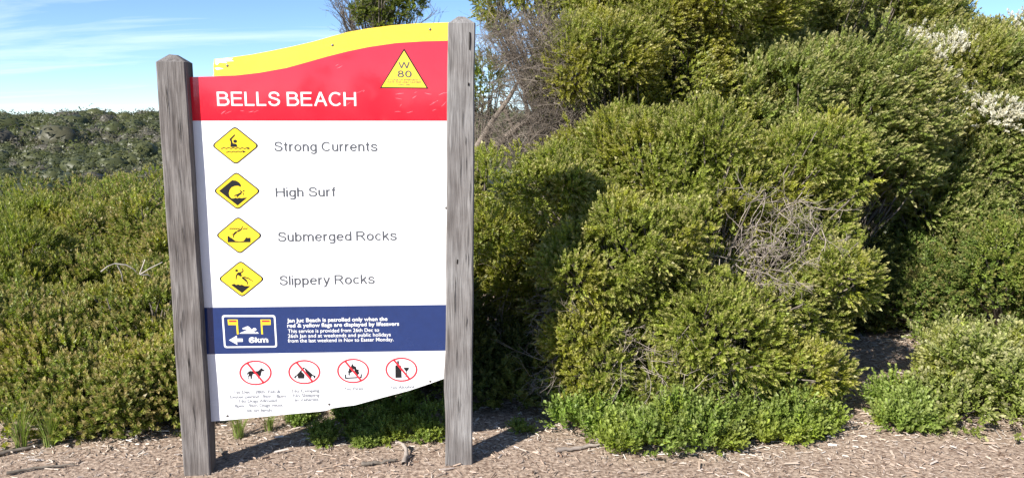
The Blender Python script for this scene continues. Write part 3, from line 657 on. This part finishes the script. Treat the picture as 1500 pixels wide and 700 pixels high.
# ---- panel
def gloss(name, col, rough=.12, spec=.5, var=.0):
    m = mat(name, col, rough, spec); t = m.node_tree; b = t.nodes['Principled BSDF']; NN = t.nodes.new; k = t.links.new
    b.inputs['Coat Weight'].default_value = .45; b.inputs['Coat Roughness'].default_value = .04
    tc = NN('ShaderNodeTexCoord'); n = NN('ShaderNodeTexNoise'); n.inputs['Scale'].default_value = 9; n.inputs['Detail'].default_value = 7; n.inputs['Roughness'].default_value = .65
    k(tc.outputs['Object'], n.inputs['Vector']); mr = NN('ShaderNodeMapRange'); mr.inputs[1].default_value = .35; mr.inputs[2].default_value = .75; mr.inputs[3].default_value = rough * .5; mr.inputs[4].default_value = rough * 2.2
    k(n.outputs[0], mr.inputs[0]); k(mr.outputs[0], b.inputs['Roughness'])
    n2 = NN('ShaderNodeTexNoise'); n2.inputs['Scale'].default_value = 26; n2.inputs['Detail'].default_value = 8; n2.inputs['Roughness'].default_value = .7; k(tc.outputs['Object'], n2.inputs['Vector'])
    r = NN('ShaderNodeValToRGB'); r.color_ramp.elements[0].position = .30; r.color_ramp.elements[1].position = .62
    r.color_ramp.elements[0].color = (*[c * (1 - var) for c in col], 1); r.color_ramp.elements[1].color = (*col, 1); k(n2.outputs[0], r.inputs[0]); k(r.outputs[0], b.inputs['Base Color'])
    return m
M_white = gloss('white_panel', (.80, .80, .81), .18, .4, .04); M_red = gloss('red_print', (.77, .018, .036), .07, .5, .06)
M_yel = gloss('yellow_print', (.86, .60, .035), .10, .5, .04); M_blue = gloss('blue_print', (.014, .035, .135), .16, .5, .15)
M_blk = mat('black_print', (.012, .012, .014), .35, .4); M_grey = mat('grey_print', (.085, .09, .10), .4, .3); M_faint = mat('faded_print', (.22, .23, .25), .4, .3)
M_ink = mat('white_print', (.82, .82, .82), .3, .4); M_rprint = mat('red_symbol_print', (.78, .03, .045), .3, .4)
M_ply = bark('panel_core', (.17, .12, .08), (.30, .23, .16), 40); M_screw = mat('screw_metal', (.18, .17, .16), .45, .5); M_screw.node_tree.nodes['Principled BSDF'].inputs['Metallic'].default_value = .8
ytop = [(313.5, 107), (312.5, 98), (314, 87), (340, 84.3), (370, 80), (400, 74.3), (430, 68), (460, 61), (487, 53.3), (510, 47.3), (540, 42), (575, 37.5), (610, 34.8), (662, 33)]
ybot = [(276, 113.3), (313, 112.3), (345, 111), (380, 107), (420, 99.8), (450, 91.5), (480, 83), (510, 75.5), (540, 69.3), (580, 63.5), (620, 61), (662, 60)]
bot = [(660, 551), (645, 556), (630, 561.5), (600, 571.5), (560, 582), (520, 593), (500, 595.5), (487, 597.5), (478, 601), (465, 602.5), (420, 606.5), (360, 612.5), (304, 617.5)]
outline = [(275, 113.5), (311, 112.8)] + ytop + bot
def slab(pts, z0, z1, name, mats, parent):
    """extruded outline; front material first, rim and back second"""
    bm = bmesh.new(); f = [bm.verts.new(onp(x, y, z1)) for x, y in pts]; g = [bm.verts.new(onp(x, y, z0)) for x, y in pts]
    for t in tessellate_polygon([[Vector((x, y, 0)) for x, y in pts]]):
        bm.faces.new([f[i] for i in t]); q = bm.faces.new([g[i] for i in t][::-1]); q.material_index = len(mats) - 1
    for i in range(len(pts)):
        j = (i + 1) % len(pts); q = bm.faces.new((f[i], f[j], g[j], g[i])); q.material_index = len(mats) - 1
    bmesh.ops.recalc_face_normals(bm, faces=bm.faces)
    me = bpy.data.meshes.new(name); bm.to_mesh(me); bm.free()
    for m in mats: me.materials.append(m)
    return link(name, me, parent)
panel = slab(outline, -.016, 0, 'panel', [M_white, M_ply], sign); panel['label'] = 'painted panel with wavy top and sloping lower edge'
def sub(o): return o
def under(o):
    # a child of the panel (the panel sits at the origin of the sign's frame)
    return o
def decal(pts, lay, m, name):
    o = blob(pts, .0008 * lay, m, name, panel); o.location = (0, 0, 0); return o
yb = list(reversed(ybot))
decal([(313.2, 111.8)] + ytop + [p for p in yb if p[0] > 314], 1, M_yel, 'yellow_top_band')
decal(ybot + [(662, 177.2), (279, 177)], 1, M_red, 'red_header')
decal([(292, 450.5), (652, 446.2), (660, 446), (660, 513), (652, 513.2), (296, 518.5)], 1, M_blue, 'blue_patrol_band')
decal([(315, 88), (322, 87), (342, 85.2), (339, 88), (343, 90), (330, 90.5), (333, 93), (322, 92), (318, 96), (315, 94)], 1.6, M_white, 'paint_loss')
decal([(314, 100), (320, 99), (328, 101), (318, 103)], 1.6, M_white, 'paint_loss')

class Print:
    """flat printed symbol: polygons in several inks joined into one sheet, layered 0.8 mm apart"""
    def __init__(s, ox, oy, sc): s.o = (ox, oy, sc); s.V = []; s.T = []; s.mi = []; s.m = []
    def px(s, x, y): ox, oy, sc = s.o; return ox + x / sc, oy + y / sc
    def poly(s, pts, m, lay):
        if m not in s.m: s.m.append(m)
        P = [s.px(*p) for p in pts]; n = len(s.V); s.V += [onp(x, y, .0008 * lay) for x, y in P]
        for t in tessellate_polygon([[Vector((x, y, 0)) for x, y in P]]): s.T.append((n + t[0], n + t[1], n + t[2])); s.mi.append(s.m.index(m))
    def ell(s, x, y, rx, ry, m, lay, k=24): s.poly([(x + rx * math.cos(i * 6.28318 / k), y + ry * math.sin(i * 6.28318 / k)) for i in range(k)], m, lay)
    def ring(s, x, y, rx, ry, w, m, lay, k=48):
        if m not in s.m: s.m.append(m)
        n = len(s.V)
        for i in range(k):
            a = i * 2 * math.pi / k
            for d in (-w / 2, w / 2): s.V.append(onp(*s.px(x + (rx + d) * math.cos(a), y + (ry + d) * math.sin(a)), .0008 * lay))
        for i in range(k):
            a, b = n + 2 * i, n + 2 * ((i + 1) % k); s.T += [(a, b, b + 1), (a, b + 1, a + 1)]; s.mi += [s.m.index(m)] * 2
    def stroke(s, pts, w, m, lay):
        pts = np.array(pts, float); w = np.broadcast_to(np.asarray(w, float), (len(pts),))
        d = norm(np.gradient(pts, axis=0)); nn = np.stack([-d[:, 1], d[:, 0]], -1) * (w / 2)[:, None]
        s.poly([tuple(p) for p in pts + nn] + [tuple(p) for p in (pts - nn)[::-1]], m, lay)
    def build(s, name, label=None):
        o = link(name, mesh_np(name, s.V, s.T, s.m, mi=s.mi), panel, label); o.location = (0, 0, 0); return o
def rounded(pts, r, k=5):
    out_ = []; n = len(pts)
    for i in range(n):
        p, a, b = np.array(pts[i], float), np.array(pts[i - 1], float), np.array(pts[(i + 1) % n], float)
        u, v = norm(a - p), norm(b - p); s0, s1 = p + u * r, p + v * r
        for j in range(k + 1): t = j / k; out_.append(tuple((1 - t) ** 2 * s0 + 2 * t * (1 - t) * p + t * t * s1))
    return out_
def inset(pts, f):
    c = np.mean(np.array(pts), 0); return [tuple(c + (np.array(p) - c) * f) for p in pts]
def diamond(ox, oy, corners):
    p = Print(ox, oy, 10.6); p.poly(rounded(corners, 62), M_blk, 1); p.poly(rounded(inset(corners, .925), 55), M_yel, 2); return p
def wavy(x0, y0, x1, y1, n, amp): t = np.linspace(0, 1, n * 8 + 1); return np.stack([x0 + (x1 - x0) * t, y0 + (y1 - y0) * t + amp * np.sin(t * n * 2 * math.pi)], -1)
K = M_blk
p = diamond(305, 180, [(52, 354), (414, 50), (795, 356), (430, 655)])
p.poly([(345, 375), (352, 300), (330, 255), (410, 180), (424, 190), (364, 257), (382, 318), (440, 330), (457, 375)], K, 3); p.ell(420, 287, 29, 25, K, 3)
p.stroke(wavy(195, 392, 620, 396, 6, 8), 12, K, 3); p.poly([(610, 376), (655, 395), (610, 415)], K, 3.5)
p.stroke(wavy(275, 452, 550, 448, 4, 8), 12, K, 3); p.poly([(540, 428), (585, 447), (540, 467)], K, 3.5); p.build('hazard_symbol', 'yellow diamond with swimmer raising an arm above currents')
p = diamond(308, 247, [(45, 347), (405, 45), (788, 347), (428, 645)])
p.poly([(140, 347), (340, 180), (400, 185), (450, 215), (475, 250), (478, 285), (430, 265), (380, 268), (330, 290), (300, 330), (288, 380), (300, 430), (330, 462), (370, 462), (395, 450), (420, 462), (450, 450), (490, 460), (520, 452), (575, 450), (425, 572)], K, 3)
p.ell(521, 344, 13, 11, K, 3); p.stroke([(458, 330), (478, 352), (492, 370)], [10, 16, 30], K, 3); p.stroke([(505, 368), (518, 385), (520, 412)], 9, K, 3.4); p.stroke([(482, 378), (435, 406), (370, 420)], [26, 30, 9], K, 3.4); p.stroke([(440, 405), (430, 425), (412, 445)], [20, 13, 9], K, 3.8); p.build('hazard_symbol', 'yellow diamond with a curling wave over a surfer')
p = diamond(310, 312, [(60, 347), (412, 50), (795, 347), (440, 640)])
p.stroke(wavy(278, 240, 440, 242, 5, 5), 12, K, 3); p.stroke(wavy(490, 242, 562, 240, 2, 5), 12, K, 3)
p.stroke([(480, 200), (468, 245), (440, 266), (400, 284)], [8, 14, 22, 22], K, 3.4); p.stroke([(392, 288), (355, 318), (342, 345), (340, 380)], [24, 26, 14, 10], K, 3.4); p.stroke([(308, 332), (332, 328), (352, 322)], [8, 10, 12], K, 3.8)
p.poly([(250, 358), (268, 355), (290, 380), (310, 385), (370, 432), (440, 440), (500, 432), (540, 375), (560, 385), (605, 382), (605, 452), (250, 452)], K, 3); p.build('hazard_symbol', 'yellow diamond with a diver above a rock hollow')
p = diamond(314, 376, [(58, 342), (408, 55), (785, 342), (433, 632)])
p.poly([(262, 435), (310, 415), (340, 435), (370, 425), (400, 437), (430, 430), (470, 450), (560, 452), (430, 560)], K, 3); p.ell(347, 212, 22, 18, K, 3)
p.poly([(352, 262), (375, 238), (408, 243), (432, 295), (405, 304), (370, 282)], K, 3); p.stroke([(395, 250), (430, 236), (447, 218), (438, 178)], [20, 16, 14, 10], K, 3.4); p.stroke([(366, 255), (343, 295), (338, 347)], [22, 16, 10], K, 3.4)
p.stroke([(428, 322), (470, 315), (530, 332), (602, 380)], [16, 18, 16, 8], K, 3); p.stroke([(435, 322), (485, 358), (510, 388), (521, 432)], [22, 30, 16, 8], K, 3.4); p.build('hazard_symbol', 'yellow diamond with a person slipping on rocks')
RP = M_rprint
def ban(ox, oy, c, r, a, b):
    p = Print(ox, oy, 11.54); p.ring(*c, *r, 24, RP, 2.4); p.stroke([a, b], 30, RP, 2.4); return p
p = ban(345, 520, (337, 292), (260, 197), (195, 125), (478, 465))
p.poly([(182, 350), (203, 290), (245, 262), (300, 267), (380, 265), (440, 212), (455, 230), (492, 250), (482, 267), (442, 267), (425, 340), (402, 360), (397, 392), (377, 388), (382, 352), (350, 320), (292, 312), (280, 350), (272, 402), (255, 398), (252, 352), (232, 352), (214, 372), (228, 402), (208, 392), (203, 372), (222, 335), (225, 305), (208, 315)], K, 1.4); p.build('ban_symbol', 'red ring with slash over a dog')
p = ban(345, 520, (1162, 280), (258, 192), (1030, 118), (1302, 442))
p.poly([(988, 372), (1000, 352), (1030, 335), (1150, 200), (1167, 212), (1112, 272), (1165, 322), (1162, 390), (1060, 390), (1048, 338), (1022, 365), (1012, 392)], K, 1.4)
p.poly([(1160, 208), (1180, 215), (1310, 330), (1352, 343), (1347, 375), (1330, 392), (1315, 352), (1287, 345), (1277, 390), (1240, 378), (1170, 235)], K, 1.4); p.build('ban_symbol', 'red ring with slash over a tent')
p = ban(488, 515, (337, 318), (258, 195), (200, 155), (472, 482))
p.poly([(292, 405), (257, 385), (260, 350), (240, 325), (265, 322), (268, 280), (302, 250), (320, 192), (342, 230), (385, 250), (395, 297), (432, 292), (427, 330), (442, 357), (402, 402), (385, 395), (378, 350), (362, 330), (362, 300), (342, 290), (330, 330), (302, 345), (277, 362), (282, 385)], K, 1.4)
p.stroke([(207, 382), (210, 442)], 20, K, 1.4); p.stroke([(200, 442), (480, 428)], 20, K, 1.8); p.stroke([(472, 436), (474, 372)], 20, K, 1.4); p.build('ban_symbol', 'red ring with slash over a fire')
p = ban(488, 515, (1153, 296), (257, 192), (1025, 135), (1292, 457))
p.poly([(1052, 437), (1050, 238), (1080, 215), (1085, 150), (1109, 150), (1112, 215), (1147, 238), (1158, 435)], K, 1.4); p.poly([(1190, 265), (1280, 262), (1276, 290), (1240, 337), (1205, 297)], K, 1.4)
p.stroke([(1240, 333), (1240, 412)], 8, K, 1.8); p.stroke([(1197, 420), (1278, 414)], 12, K, 1.4); p.build('ban_symbol', 'red ring with slash over a bottle and glass')
p = Print(320, 455, 11.67); WI = M_ink          # patrol symbol on the blue band
o1 = rounded([(58, 72), (972, 72), (1006, 622), (98, 632)], 45); i1 = rounded([(90, 102), (945, 102), (974, 595), (125, 605)], 30)
p.poly(o1, WI, 2); p.poly(i1, M_blue, 2.8)
p.poly([(158, 145), (330, 145), (348, 397), (318, 397), (306, 240), (168, 240)], M_yel, 3.6); p.poly([(183, 160), (310, 160), (312, 188), (186, 188)], RP, 4.4)
p.poly([(720, 145), (892, 145), (897, 238), (752, 240), (765, 397), (735, 397)], M_yel, 3.6); p.poly([(744, 160), (876, 160), (878, 188), (746, 188)], RP, 4.4)
p.poly([(360, 386), (385, 370), (508, 317), (418, 312), (412, 294), (500, 260), (522, 266), (605, 352), (640, 370), (657, 357), (682, 368), (690, 386)], WI, 3.6); p.ell(617, 316, 34, 26, WI, 3.6)
p.poly([(183, 497), (318, 418), (318, 470), (415, 470), (420, 524), (318, 526), (328, 577)], WI, 3.6); p.build('patrol_symbol', 'white framed patrol symbol with two flags, a swimmer and an arrow')
p = Print(540, 60, 5.3875); p.poly([(280, 60), (88, 374), (473, 379)], K, 2); p.poly([(280, 80), (103, 366), (456, 370)], M_yel, 2.8); p.build('emergency_triangle', 'yellow emergency marker triangle')

def contours(body):
    """outlines of a line of lettering as closed polylines"""
    cu = bpy.data.curves.new('t', 'FONT'); cu.body = body
    ob = bpy.data.objects.new('t', cu); C.objects.link(ob); bpy.context.view_layer.update(); dg = bpy.context.evaluated_depsgraph_get()
    cv = ob.evaluated_get(dg).to_curve(dg); out_ = []
    for sp_ in cv.splines:
        if sp_.type == 'BEZIER':
            bp = sp_.bezier_points; pts = []
            for i in range(len(bp)):
                a_, b_ = bp[i], bp[(i + 1) % len(bp)]; P0, P1, P2, P3 = (np.array(q[:2]) for q in (a_.co, a_.handle_right, b_.handle_left, b_.co))
                st = np.abs(np.cross(P1 - P0, P3 - P0)) + np.abs(np.cross(P2 - P0, P3 - P0)) < 1e-5
                for t in ([0] if st else (0, .25, .5, .75)): pts.append((1 - t) ** 3 * P0 + 3 * t * (1 - t) ** 2 * P1 + 3 * t * t * (1 - t) * P2 + t ** 3 * P3)
        else: pts = [np.array(q.co[:2]) for q in sp_.points]
        if len(pts) > 2: out_.append(np.array(pts))
    ob.to_curve_clear(); bpy.data.objects.remove(ob); bpy.data.curves.remove(cu)
    return out_
def sarea(p): return .5 * np.sum(p[:, 0] * np.roll(p[:, 1], -1) - np.roll(p[:, 0], -1) * p[:, 1])
def inside(pt, poly):
    x, y = pt; c = False; j = len(poly) - 1
    for i in range(len(poly)):
        if (poly[i][1] > y) != (poly[j][1] > y) and x < (poly[j][0] - poly[i][0]) * (y - poly[i][1]) / (poly[j][1] - poly[i][1]) + poly[i][0]: c = not c
        j = i
    return c
def fatten(p, w, sg):
    d = norm(np.roll(p, -1, 0) - p); e = norm(p - np.roll(p, 1, 0)); n_ = norm(np.stack([(d + e)[:, 1], -(d + e)[:, 0]], -1)); return p + n_ * w * sg
CAPH = max(q[:, 1].max() for q in contours('H'))
def text(s, x0, y0, x1, y1, cap, m, lay, bold=0.0):
    cs = contours(s); ar = [sarea(c) for c in cs]; sg = np.sign(ar[int(np.argmax(np.abs(ar)))])
    outer = [c for c, a_ in zip(cs, ar) if a_ * sg > 0]; holes = [c for c, a_ in zip(cs, ar) if a_ * sg < 0]
    outer.sort(key=lambda c: c[:, 0].min()); w0 = min(c[:, 0].min() for c in outer); w1 = max(c[:, 0].max() for c in outer)
    a, b, h = onp(x0, y0), onp(x1, y1), onp(x0, y0 - cap); hz = np.array([0, 0, (h - a)[2]]); glyphs = []
    for k, c in enumerate(outer):
        hs = [q for q in holes if inside(q.mean(0), c) and inside(q[0], c)]
        loops = [fatten(c, bold * CAPH, sg)] + [fatten(q, bold * CAPH, sg) for q in hs]; flat = np.concatenate(loops)
        off = nrm * (.0008 * lay + .00025 * (k % 3))
        V = a + (b - a) * ((flat[:, 0:1] - w0) / (w1 - w0)) + hz * (flat[:, 1:2] / CAPH) + off
        T = [tuple(t) for t in tessellate_polygon([[Vector((x, y, 0)) for x, y in lp] for lp in loops])]
        glyphs.append((c[:, 0].min(), c[:, 0].max(), V, T))
    groups = [glyphs]
    if cap > 12:                                         # large lettering: one piece for each word
        hi, best = glyphs[0][1], (0, 0)
        for i, g_ in enumerate(glyphs[1:], 1):
            if g_[0] - hi > best[0]: best = (g_[0] - hi, i)
            hi = max(hi, g_[1])
        if ' ' in s: groups = [glyphs[:best[1]], glyphs[best[1]:]]
    for gs in groups:
        V, T, n = [], [], 0
        for _, _, v, t in gs: V.append(v); T += [tuple(i + n for i in q) for q in t]; n += len(v)
        o = link('lettering', mesh_np('lettering', np.concatenate(V), T, m), panel, kind=None if cap > 7 else 'stuff'); o.location = (0, 0, 0)
X_ = .74
def arc(cx, cy, rx, ry, a0, a1, n=14): return [(cx + rx * math.cos(R(a0 + (a1 - a0) * i / n)), cy + ry * math.sin(R(a0 + (a1 - a0) * i / n))) for i in range(n + 1)]
def spl(pts, k=4):
    p = np.array([pts[0]] + list(pts) + [pts[-1]], float); out_ = []
    for i in range(1, len(p) - 2):
        for j in range(k):
            t = j / k; out_.append(.5 * (2 * p[i] + (p[i + 1] - p[i - 1]) * t + (2 * p[i - 1] - 5 * p[i] + 4 * p[i + 1] - p[i + 2]) * t * t + (3 * p[i] - p[i - 1] - 3 * p[i + 1] + p[i + 2]) * t ** 3))
    return [tuple(q) for q in out_] + [tuple(p[-2])]
def arch(x0, x1): return [(x0, .40)] + arc((x0 + x1) / 2, X_ - .27, (x1 - x0) / 2, .21, 180, 0) + [(x1, 0)]
S1 = [(.63, .71), (.58, .87), (.45, .945), (.33, .95), (.18, .91), (.11, .79), (.12, .66), (.22, .58), (.36, .53), (.52, .47), (.63, .38), (.64, .25), (.56, .12), (.42, .055), (.32, .05), (.17, .10), (.09, .2), (.065, .32)]
o_ = lambda x, rx: arc(x, .365, rx, .31, 0, 360, 22)
SF = {'B': (.74, [[(.06, 0), (.06, 1)], [(.06, .94), (.38, .94)] + arc(.38, .74, .22, .20, 90, -90) + [(.06, .54)], [(.3, .54), (.43, .54)] + arc(.43, .30, .25, .24, 90, -90) + [(.06, .06)]]),
 'E': (.70, [[(.06, 0), (.06, 1)], [(.06, .94), (.66, .94)], [(.06, .53), (.62, .53)], [(.06, .06), (.68, .06)]]), 'L': (.60, [[(.06, 0), (.06, 1)], [(.06, .06), (.58, .06)]]),
 'S': (.70, [spl(S1)]), 's': (.55, [spl([(x * .78, y * .74) for x, y in S1])]), 'A': (.78, [[(.05, 0), (.39, 1)], [(.39, 1), (.73, 0)], [(.17, .36), (.61, .36)]]),
 'C': (.80, [arc(.42, .5, .36, .445, 42, 318, 22)]), 'c': (.55, [arc(.30, .365, .24, .31, 42, 318, 18)]), 'H': (.76, [[(.06, 0), (.06, 1)], [(.70, 0), (.70, 1)], [(.06, .53), (.70, .53)]]),
 'R': (.78, [[(.06, 0), (.06, 1)], [(.06, .94), (.42, .94)] + arc(.42, .725, .24, .215, 90, -90) + [(.06, .51)], [(.40, .50), (.54, .34), (.74, 0)]]),
 'W': (1.04, [[(.05, 1), (.28, .02)], [(.28, .02), (.52, .98)], [(.52, .98), (.76, .02)], [(.76, .02), (.99, 1)]]), '8': (.66, [arc(.33, .75, .21, .20, 0, 360, 20), arc(.33, .29, .26, .24, 0, 360, 20)]),
 '0': (.66, [arc(.33, .5, .26, .445, 0, 360, 24)]), '6': (.66, [arc(.33, .31, .25, .255, 0, 360, 20), spl([(.085, .31), (.10, .62), (.2, .87), (.36, .945), (.5, .9), (.57, .77)])]),
 'k': (.54, [[(.06, 0), (.06, 1)], [(.48, .74), (.08, .30)], [(.24, .46), (.52, 0)]]), 'm': (.92, [[(.06, 0), (.06, X_)], arch(.06, .455), arch(.455, .85)]), 'n': (.53, [[(.06, 0), (.06, X_)], arch(.06, .46)]),
 'h': (.53, [[(.06, 0), (.06, 1)], arch(.06, .46)]), 'r': (.34, [[(.06, 0), (.06, X_)], spl([(.06, .42), (.12, .60), (.22, .675), (.33, .665)])]), 'u': (.53, [[(.46, 0), (.46, X_)], [(.06, X_), (.06, .27)] + arc(.26, .27, .20, .21, 180, 350) + [(.46, .34)]]),
 't': (.34, [[(.16, .94), (.16, .2)] + arc(.27, .18, .11, .125, 180, 280, 6), [(.02, .69), (.32, .69)]]), 'o': (.60, [o_(.30, .245)]), 'e': (.60, [[(.06, .38), (.54, .38)], arc(.30, .365, .245, .31, 3, 322, 22)]),
 'g': (.56, [o_(.28, .22), [(.50, X_), (.50, -.06)] + arc(.29, -.06, .21, .175, 0, -160, 10)]), 'b': (.56, [[(.06, 0), (.06, 1)], o_(.28, .22)]), 'd': (.56, [[(.50, 0), (.50, 1)], o_(.28, .22)]),
 'p': (.56, [[(.06, X_), (.06, -.27)], o_(.28, .22)]), 'y': (.54, [[(.04, X_), (.28, .02)], [(.51, X_), (.28, .06), (.21, -.12), (.13, -.215), (.02, -.215)]]), 'i': (.12, [[(.06, 0), (.06, X_)], [(.06, .87), (.06, 1)]]),
 'l': (.12, [[(.06, 0), (.06, 1)]]), 'f': (.36, [[(.16, 0), (.16, .80)] + arc(.28, .80, .12, .145, 180, 80, 6), [(.02, .69), (.32, .69)]]), ' ': (.2, [])}
def bigtext(s, x0, y0, x1, y1, cap, m, lay, sw=.12):
    """large lettering drawn as even strokes, one piece for each word"""
    x = 0; words = [[]]
    for ch in s:
        w, st = SF[ch]
        if ch == ' ': words.append([])
        for q in st: words[-1].append([(x + px_, py_) for px_, py_ in q])
        x += w + .115
    xs = [p_[0] for w in words for q in w for p_ in q]; lo, hi = min(xs) - sw / 2, max(xs) + sw / 2
    a, b = onp(x0, y0), onp(x1, y1); hz = np.array([0, 0, (onp(x0, y0 - cap) - a)[2]])
    for w in words:
        V, T, n = [], [], 0
        for k, q in enumerate(w):
            q = np.array(q); d = norm(np.gradient(q, axis=0))
            if np.allclose(q[0], q[-1]): d[0] = d[-1] = norm(q[1] - q[-2])
            nn = np.stack([-d[:, 1], d[:, 0]], -1) * sw / 2; P = np.stack([q + nn, q - nn], 1).reshape(-1, 2)
            V.append(a + (b - a) * ((P[:, 0:1] - lo) / (hi - lo)) + hz * P[:, 1:2] + nrm * (.0008 * lay + .0002 * (k % 4)))
            for i in range(len(q) - 1): j = n + 2 * i; T += [(j, j + 1, j + 3), (j, j + 3, j + 2)]
            n += len(P)
        o = link('lettering', mesh_np('lettering', np.concatenate(V), T, m), panel); o.location = (0, 0, 0)
G = M_grey; Fn = M_faint
for a in [('BELLS BEACH', 318.5, 155.2, 522, 155.6, 20.4, M_ink, 2, .128),
          ('Strong Currents', 402, 221.8, 553, 221.6, 13.8, G, 1.2, .135), ('High Surf', 404, 288.6, 492.6, 287.6, 13.5, G, 1.2, .135),
          ('Submerged Rocks', 407.4, 353.8, 581.3, 351.6, 13.6, G, 1.2, .135), ('Slippery Rocks', 409.7, 417.6, 549, 415.2, 13.6, G, 1.2, .135),
          ('6km', 365, 501.2, 393.3, 501, 7.6, M_ink, 3.8, .21), ('W', 583.6, 100.5, 600.3, 100.6, 9.3, G, 3.6, .11), ('80', 582.3, 113.5, 603.1, 113.6, 9.6, G, 3.6, .15)]: bigtext(*a)
for a in [
          ('Jan Juc Beach is patrolled only when the', 420.8, 471.7, 567.4, 469.2, 5.4, M_ink, 2, .035), ('red & yellow flags are displayed by lifesavers', 421.1, 479.2, 584.5, 476.3, 5.4, M_ink, 2, .035),
          ('This service is provided from 26th Dec to', 422, 487.2, 555.4, 485.2, 5.2, M_ink, 2, .012), ('26th Jan and at weekends and public holidays', 422, 494.3, 572.4, 492, 5.2, M_ink, 2, .012), ('from the last weekend in Nov to Easter Monday.', 422, 501.2, 576.6, 499, 5.2, M_ink, 2, .012),
          ('1st Dec - 28th  Feb &', 343.7, 576, 410.6, 575, 4.4, Fn, 1.2, .04), ('Easter period  9am - 8pm', 337.4, 583, 418.3, 581.5, 4.4, Fn, 1.2, .04), ('No Dogs Allowed', 350.6, 589.2, 405.4, 588, 4.4, Fn, 1.2, .04), ('8pm - 9am Dogs must', 343.7, 596, 414, 594.6, 4.4, Fn, 1.2, .04), ('be on leash', 361.4, 602.6, 397.7, 602, 4.4, Fn, 1.2, .04),
          ('No Camping', 428.2, 574.4, 468, 573.4, 4.4, Fn, 1.2, .04), ('No Sleeping', 429.4, 581, 468, 580, 4.4, Fn, 1.2, .04), ('in Vehicles', 432, 587.3, 466.3, 586.4, 4.4, Fn, 1.2, .04), ('No Fires', 505.1, 571.2, 531.7, 570.6, 4.4, Fn, 1.2, .04), ('No Alcohol', 572.5, 569.2, 606.2, 567.8, 4.4, Fn, 1.2, .04),
          ('IN CASE OF EMERGENCY', 567.8, 118.4, 616.1, 118.6, 2.3, G, 3.6), ('STATE THIS AREA NUMBER', 566, 121.8, 617.6, 122, 2.3, G, 3.6), ('DIAL 000', 583, 125.6, 600.9, 125.7, 2.3, G, 3.6)]:
    text(*a)
def screw(px, py):
    bm = bmesh.new(); bmesh.ops.create_uvsphere(bm, u_segments=10, v_segments=6, radius=.0058)
    for v in bm.verts: v.co.y *= .5
    me = bpy.data.meshes.new('screw'); bm.to_mesh(me); bm.free(); me.materials.append(M_screw)
    o = link('screw', me, panel); o.location = Vector(onp(px, py, .001).tolist()) - sign.location + sign.location
for q in [(333, 96.5), (487, 66.5), (630, 43.5), (333, 608.5), (482, 591.5), (630, 558), (653.5, 304.5)]: screw(*q)
# split and knots in the right post
for pts in [[(687.2, 49), (689, 49.5), (689.3, 62), (688.5, 75), (687, 75), (687.4, 62)], [(685.5, 122), (687.5, 122.5), (687, 127), (685, 126.5)], [(669.5, 377), (671.2, 377.5), (670.5, 384), (669, 383.5)]]:
    o = blob(pts, .0475, M_hole, 'crack', pr_); o.location = (0, 0, 0)
def cracks(o, xa, xb, ya, yb, slope, n):
    for i in range(n):
        y = rng.uniform(ya, yb); l = rng.uniform(14, 60); x = rng.uniform(xa, xb) + slope * (y - ya); w = rng.uniform(.35, .8); wb = rng.normal(0, .8, 3)
        pts = [(x - .1, y), (x + w + wb[0] * .4, y + l * .3), (x + w * .8 + wb[1] * .4 + slope * l * .6, y + l * .6), (x + slope * l + .1, y + l), (x - w * .3 + wb[1] * .4 + slope * l * .6, y + l * .6), (x - w * .2 + wb[0] * .4, y + l * .3)]
        c_ = blob(pts, .0485, M_hole, 'crack', o); c_.location = (0, 0, 0)
cracks(pl_, 240, 268, 110, 600, .066, 12); cracks(pr_, 661, 690, 90, 600, -.007, 14)
p = Print(0, 0, 1); M_scr = mat('scuffed_print', (.88, .22, .26), .5, .3)
for i in range(26):
    x, y = (rng.uniform(575, 650), rng.uniform(133, 166)) if i < 15 else (rng.uniform(318, 380), rng.uniform(162, 172)) if i < 20 else (rng.uniform(470, 560), rng.uniform(95, 165))
    l = rng.uniform(2, 13); a_ = rng.normal(-.35, .3); p.stroke([(x, y), (x + l * .5 * math.cos(a_), y + l * .5 * math.sin(a_) + rng.normal(0, .4)), (x + l * math.cos(a_), y + l * math.sin(a_))], [.25, rng.uniform(.4, 1.0), .2], M_scr, 1.5 + .02 * i)
o = p.build('scuff_marks'); o['kind'] = 'stuff'
#@@FINAL
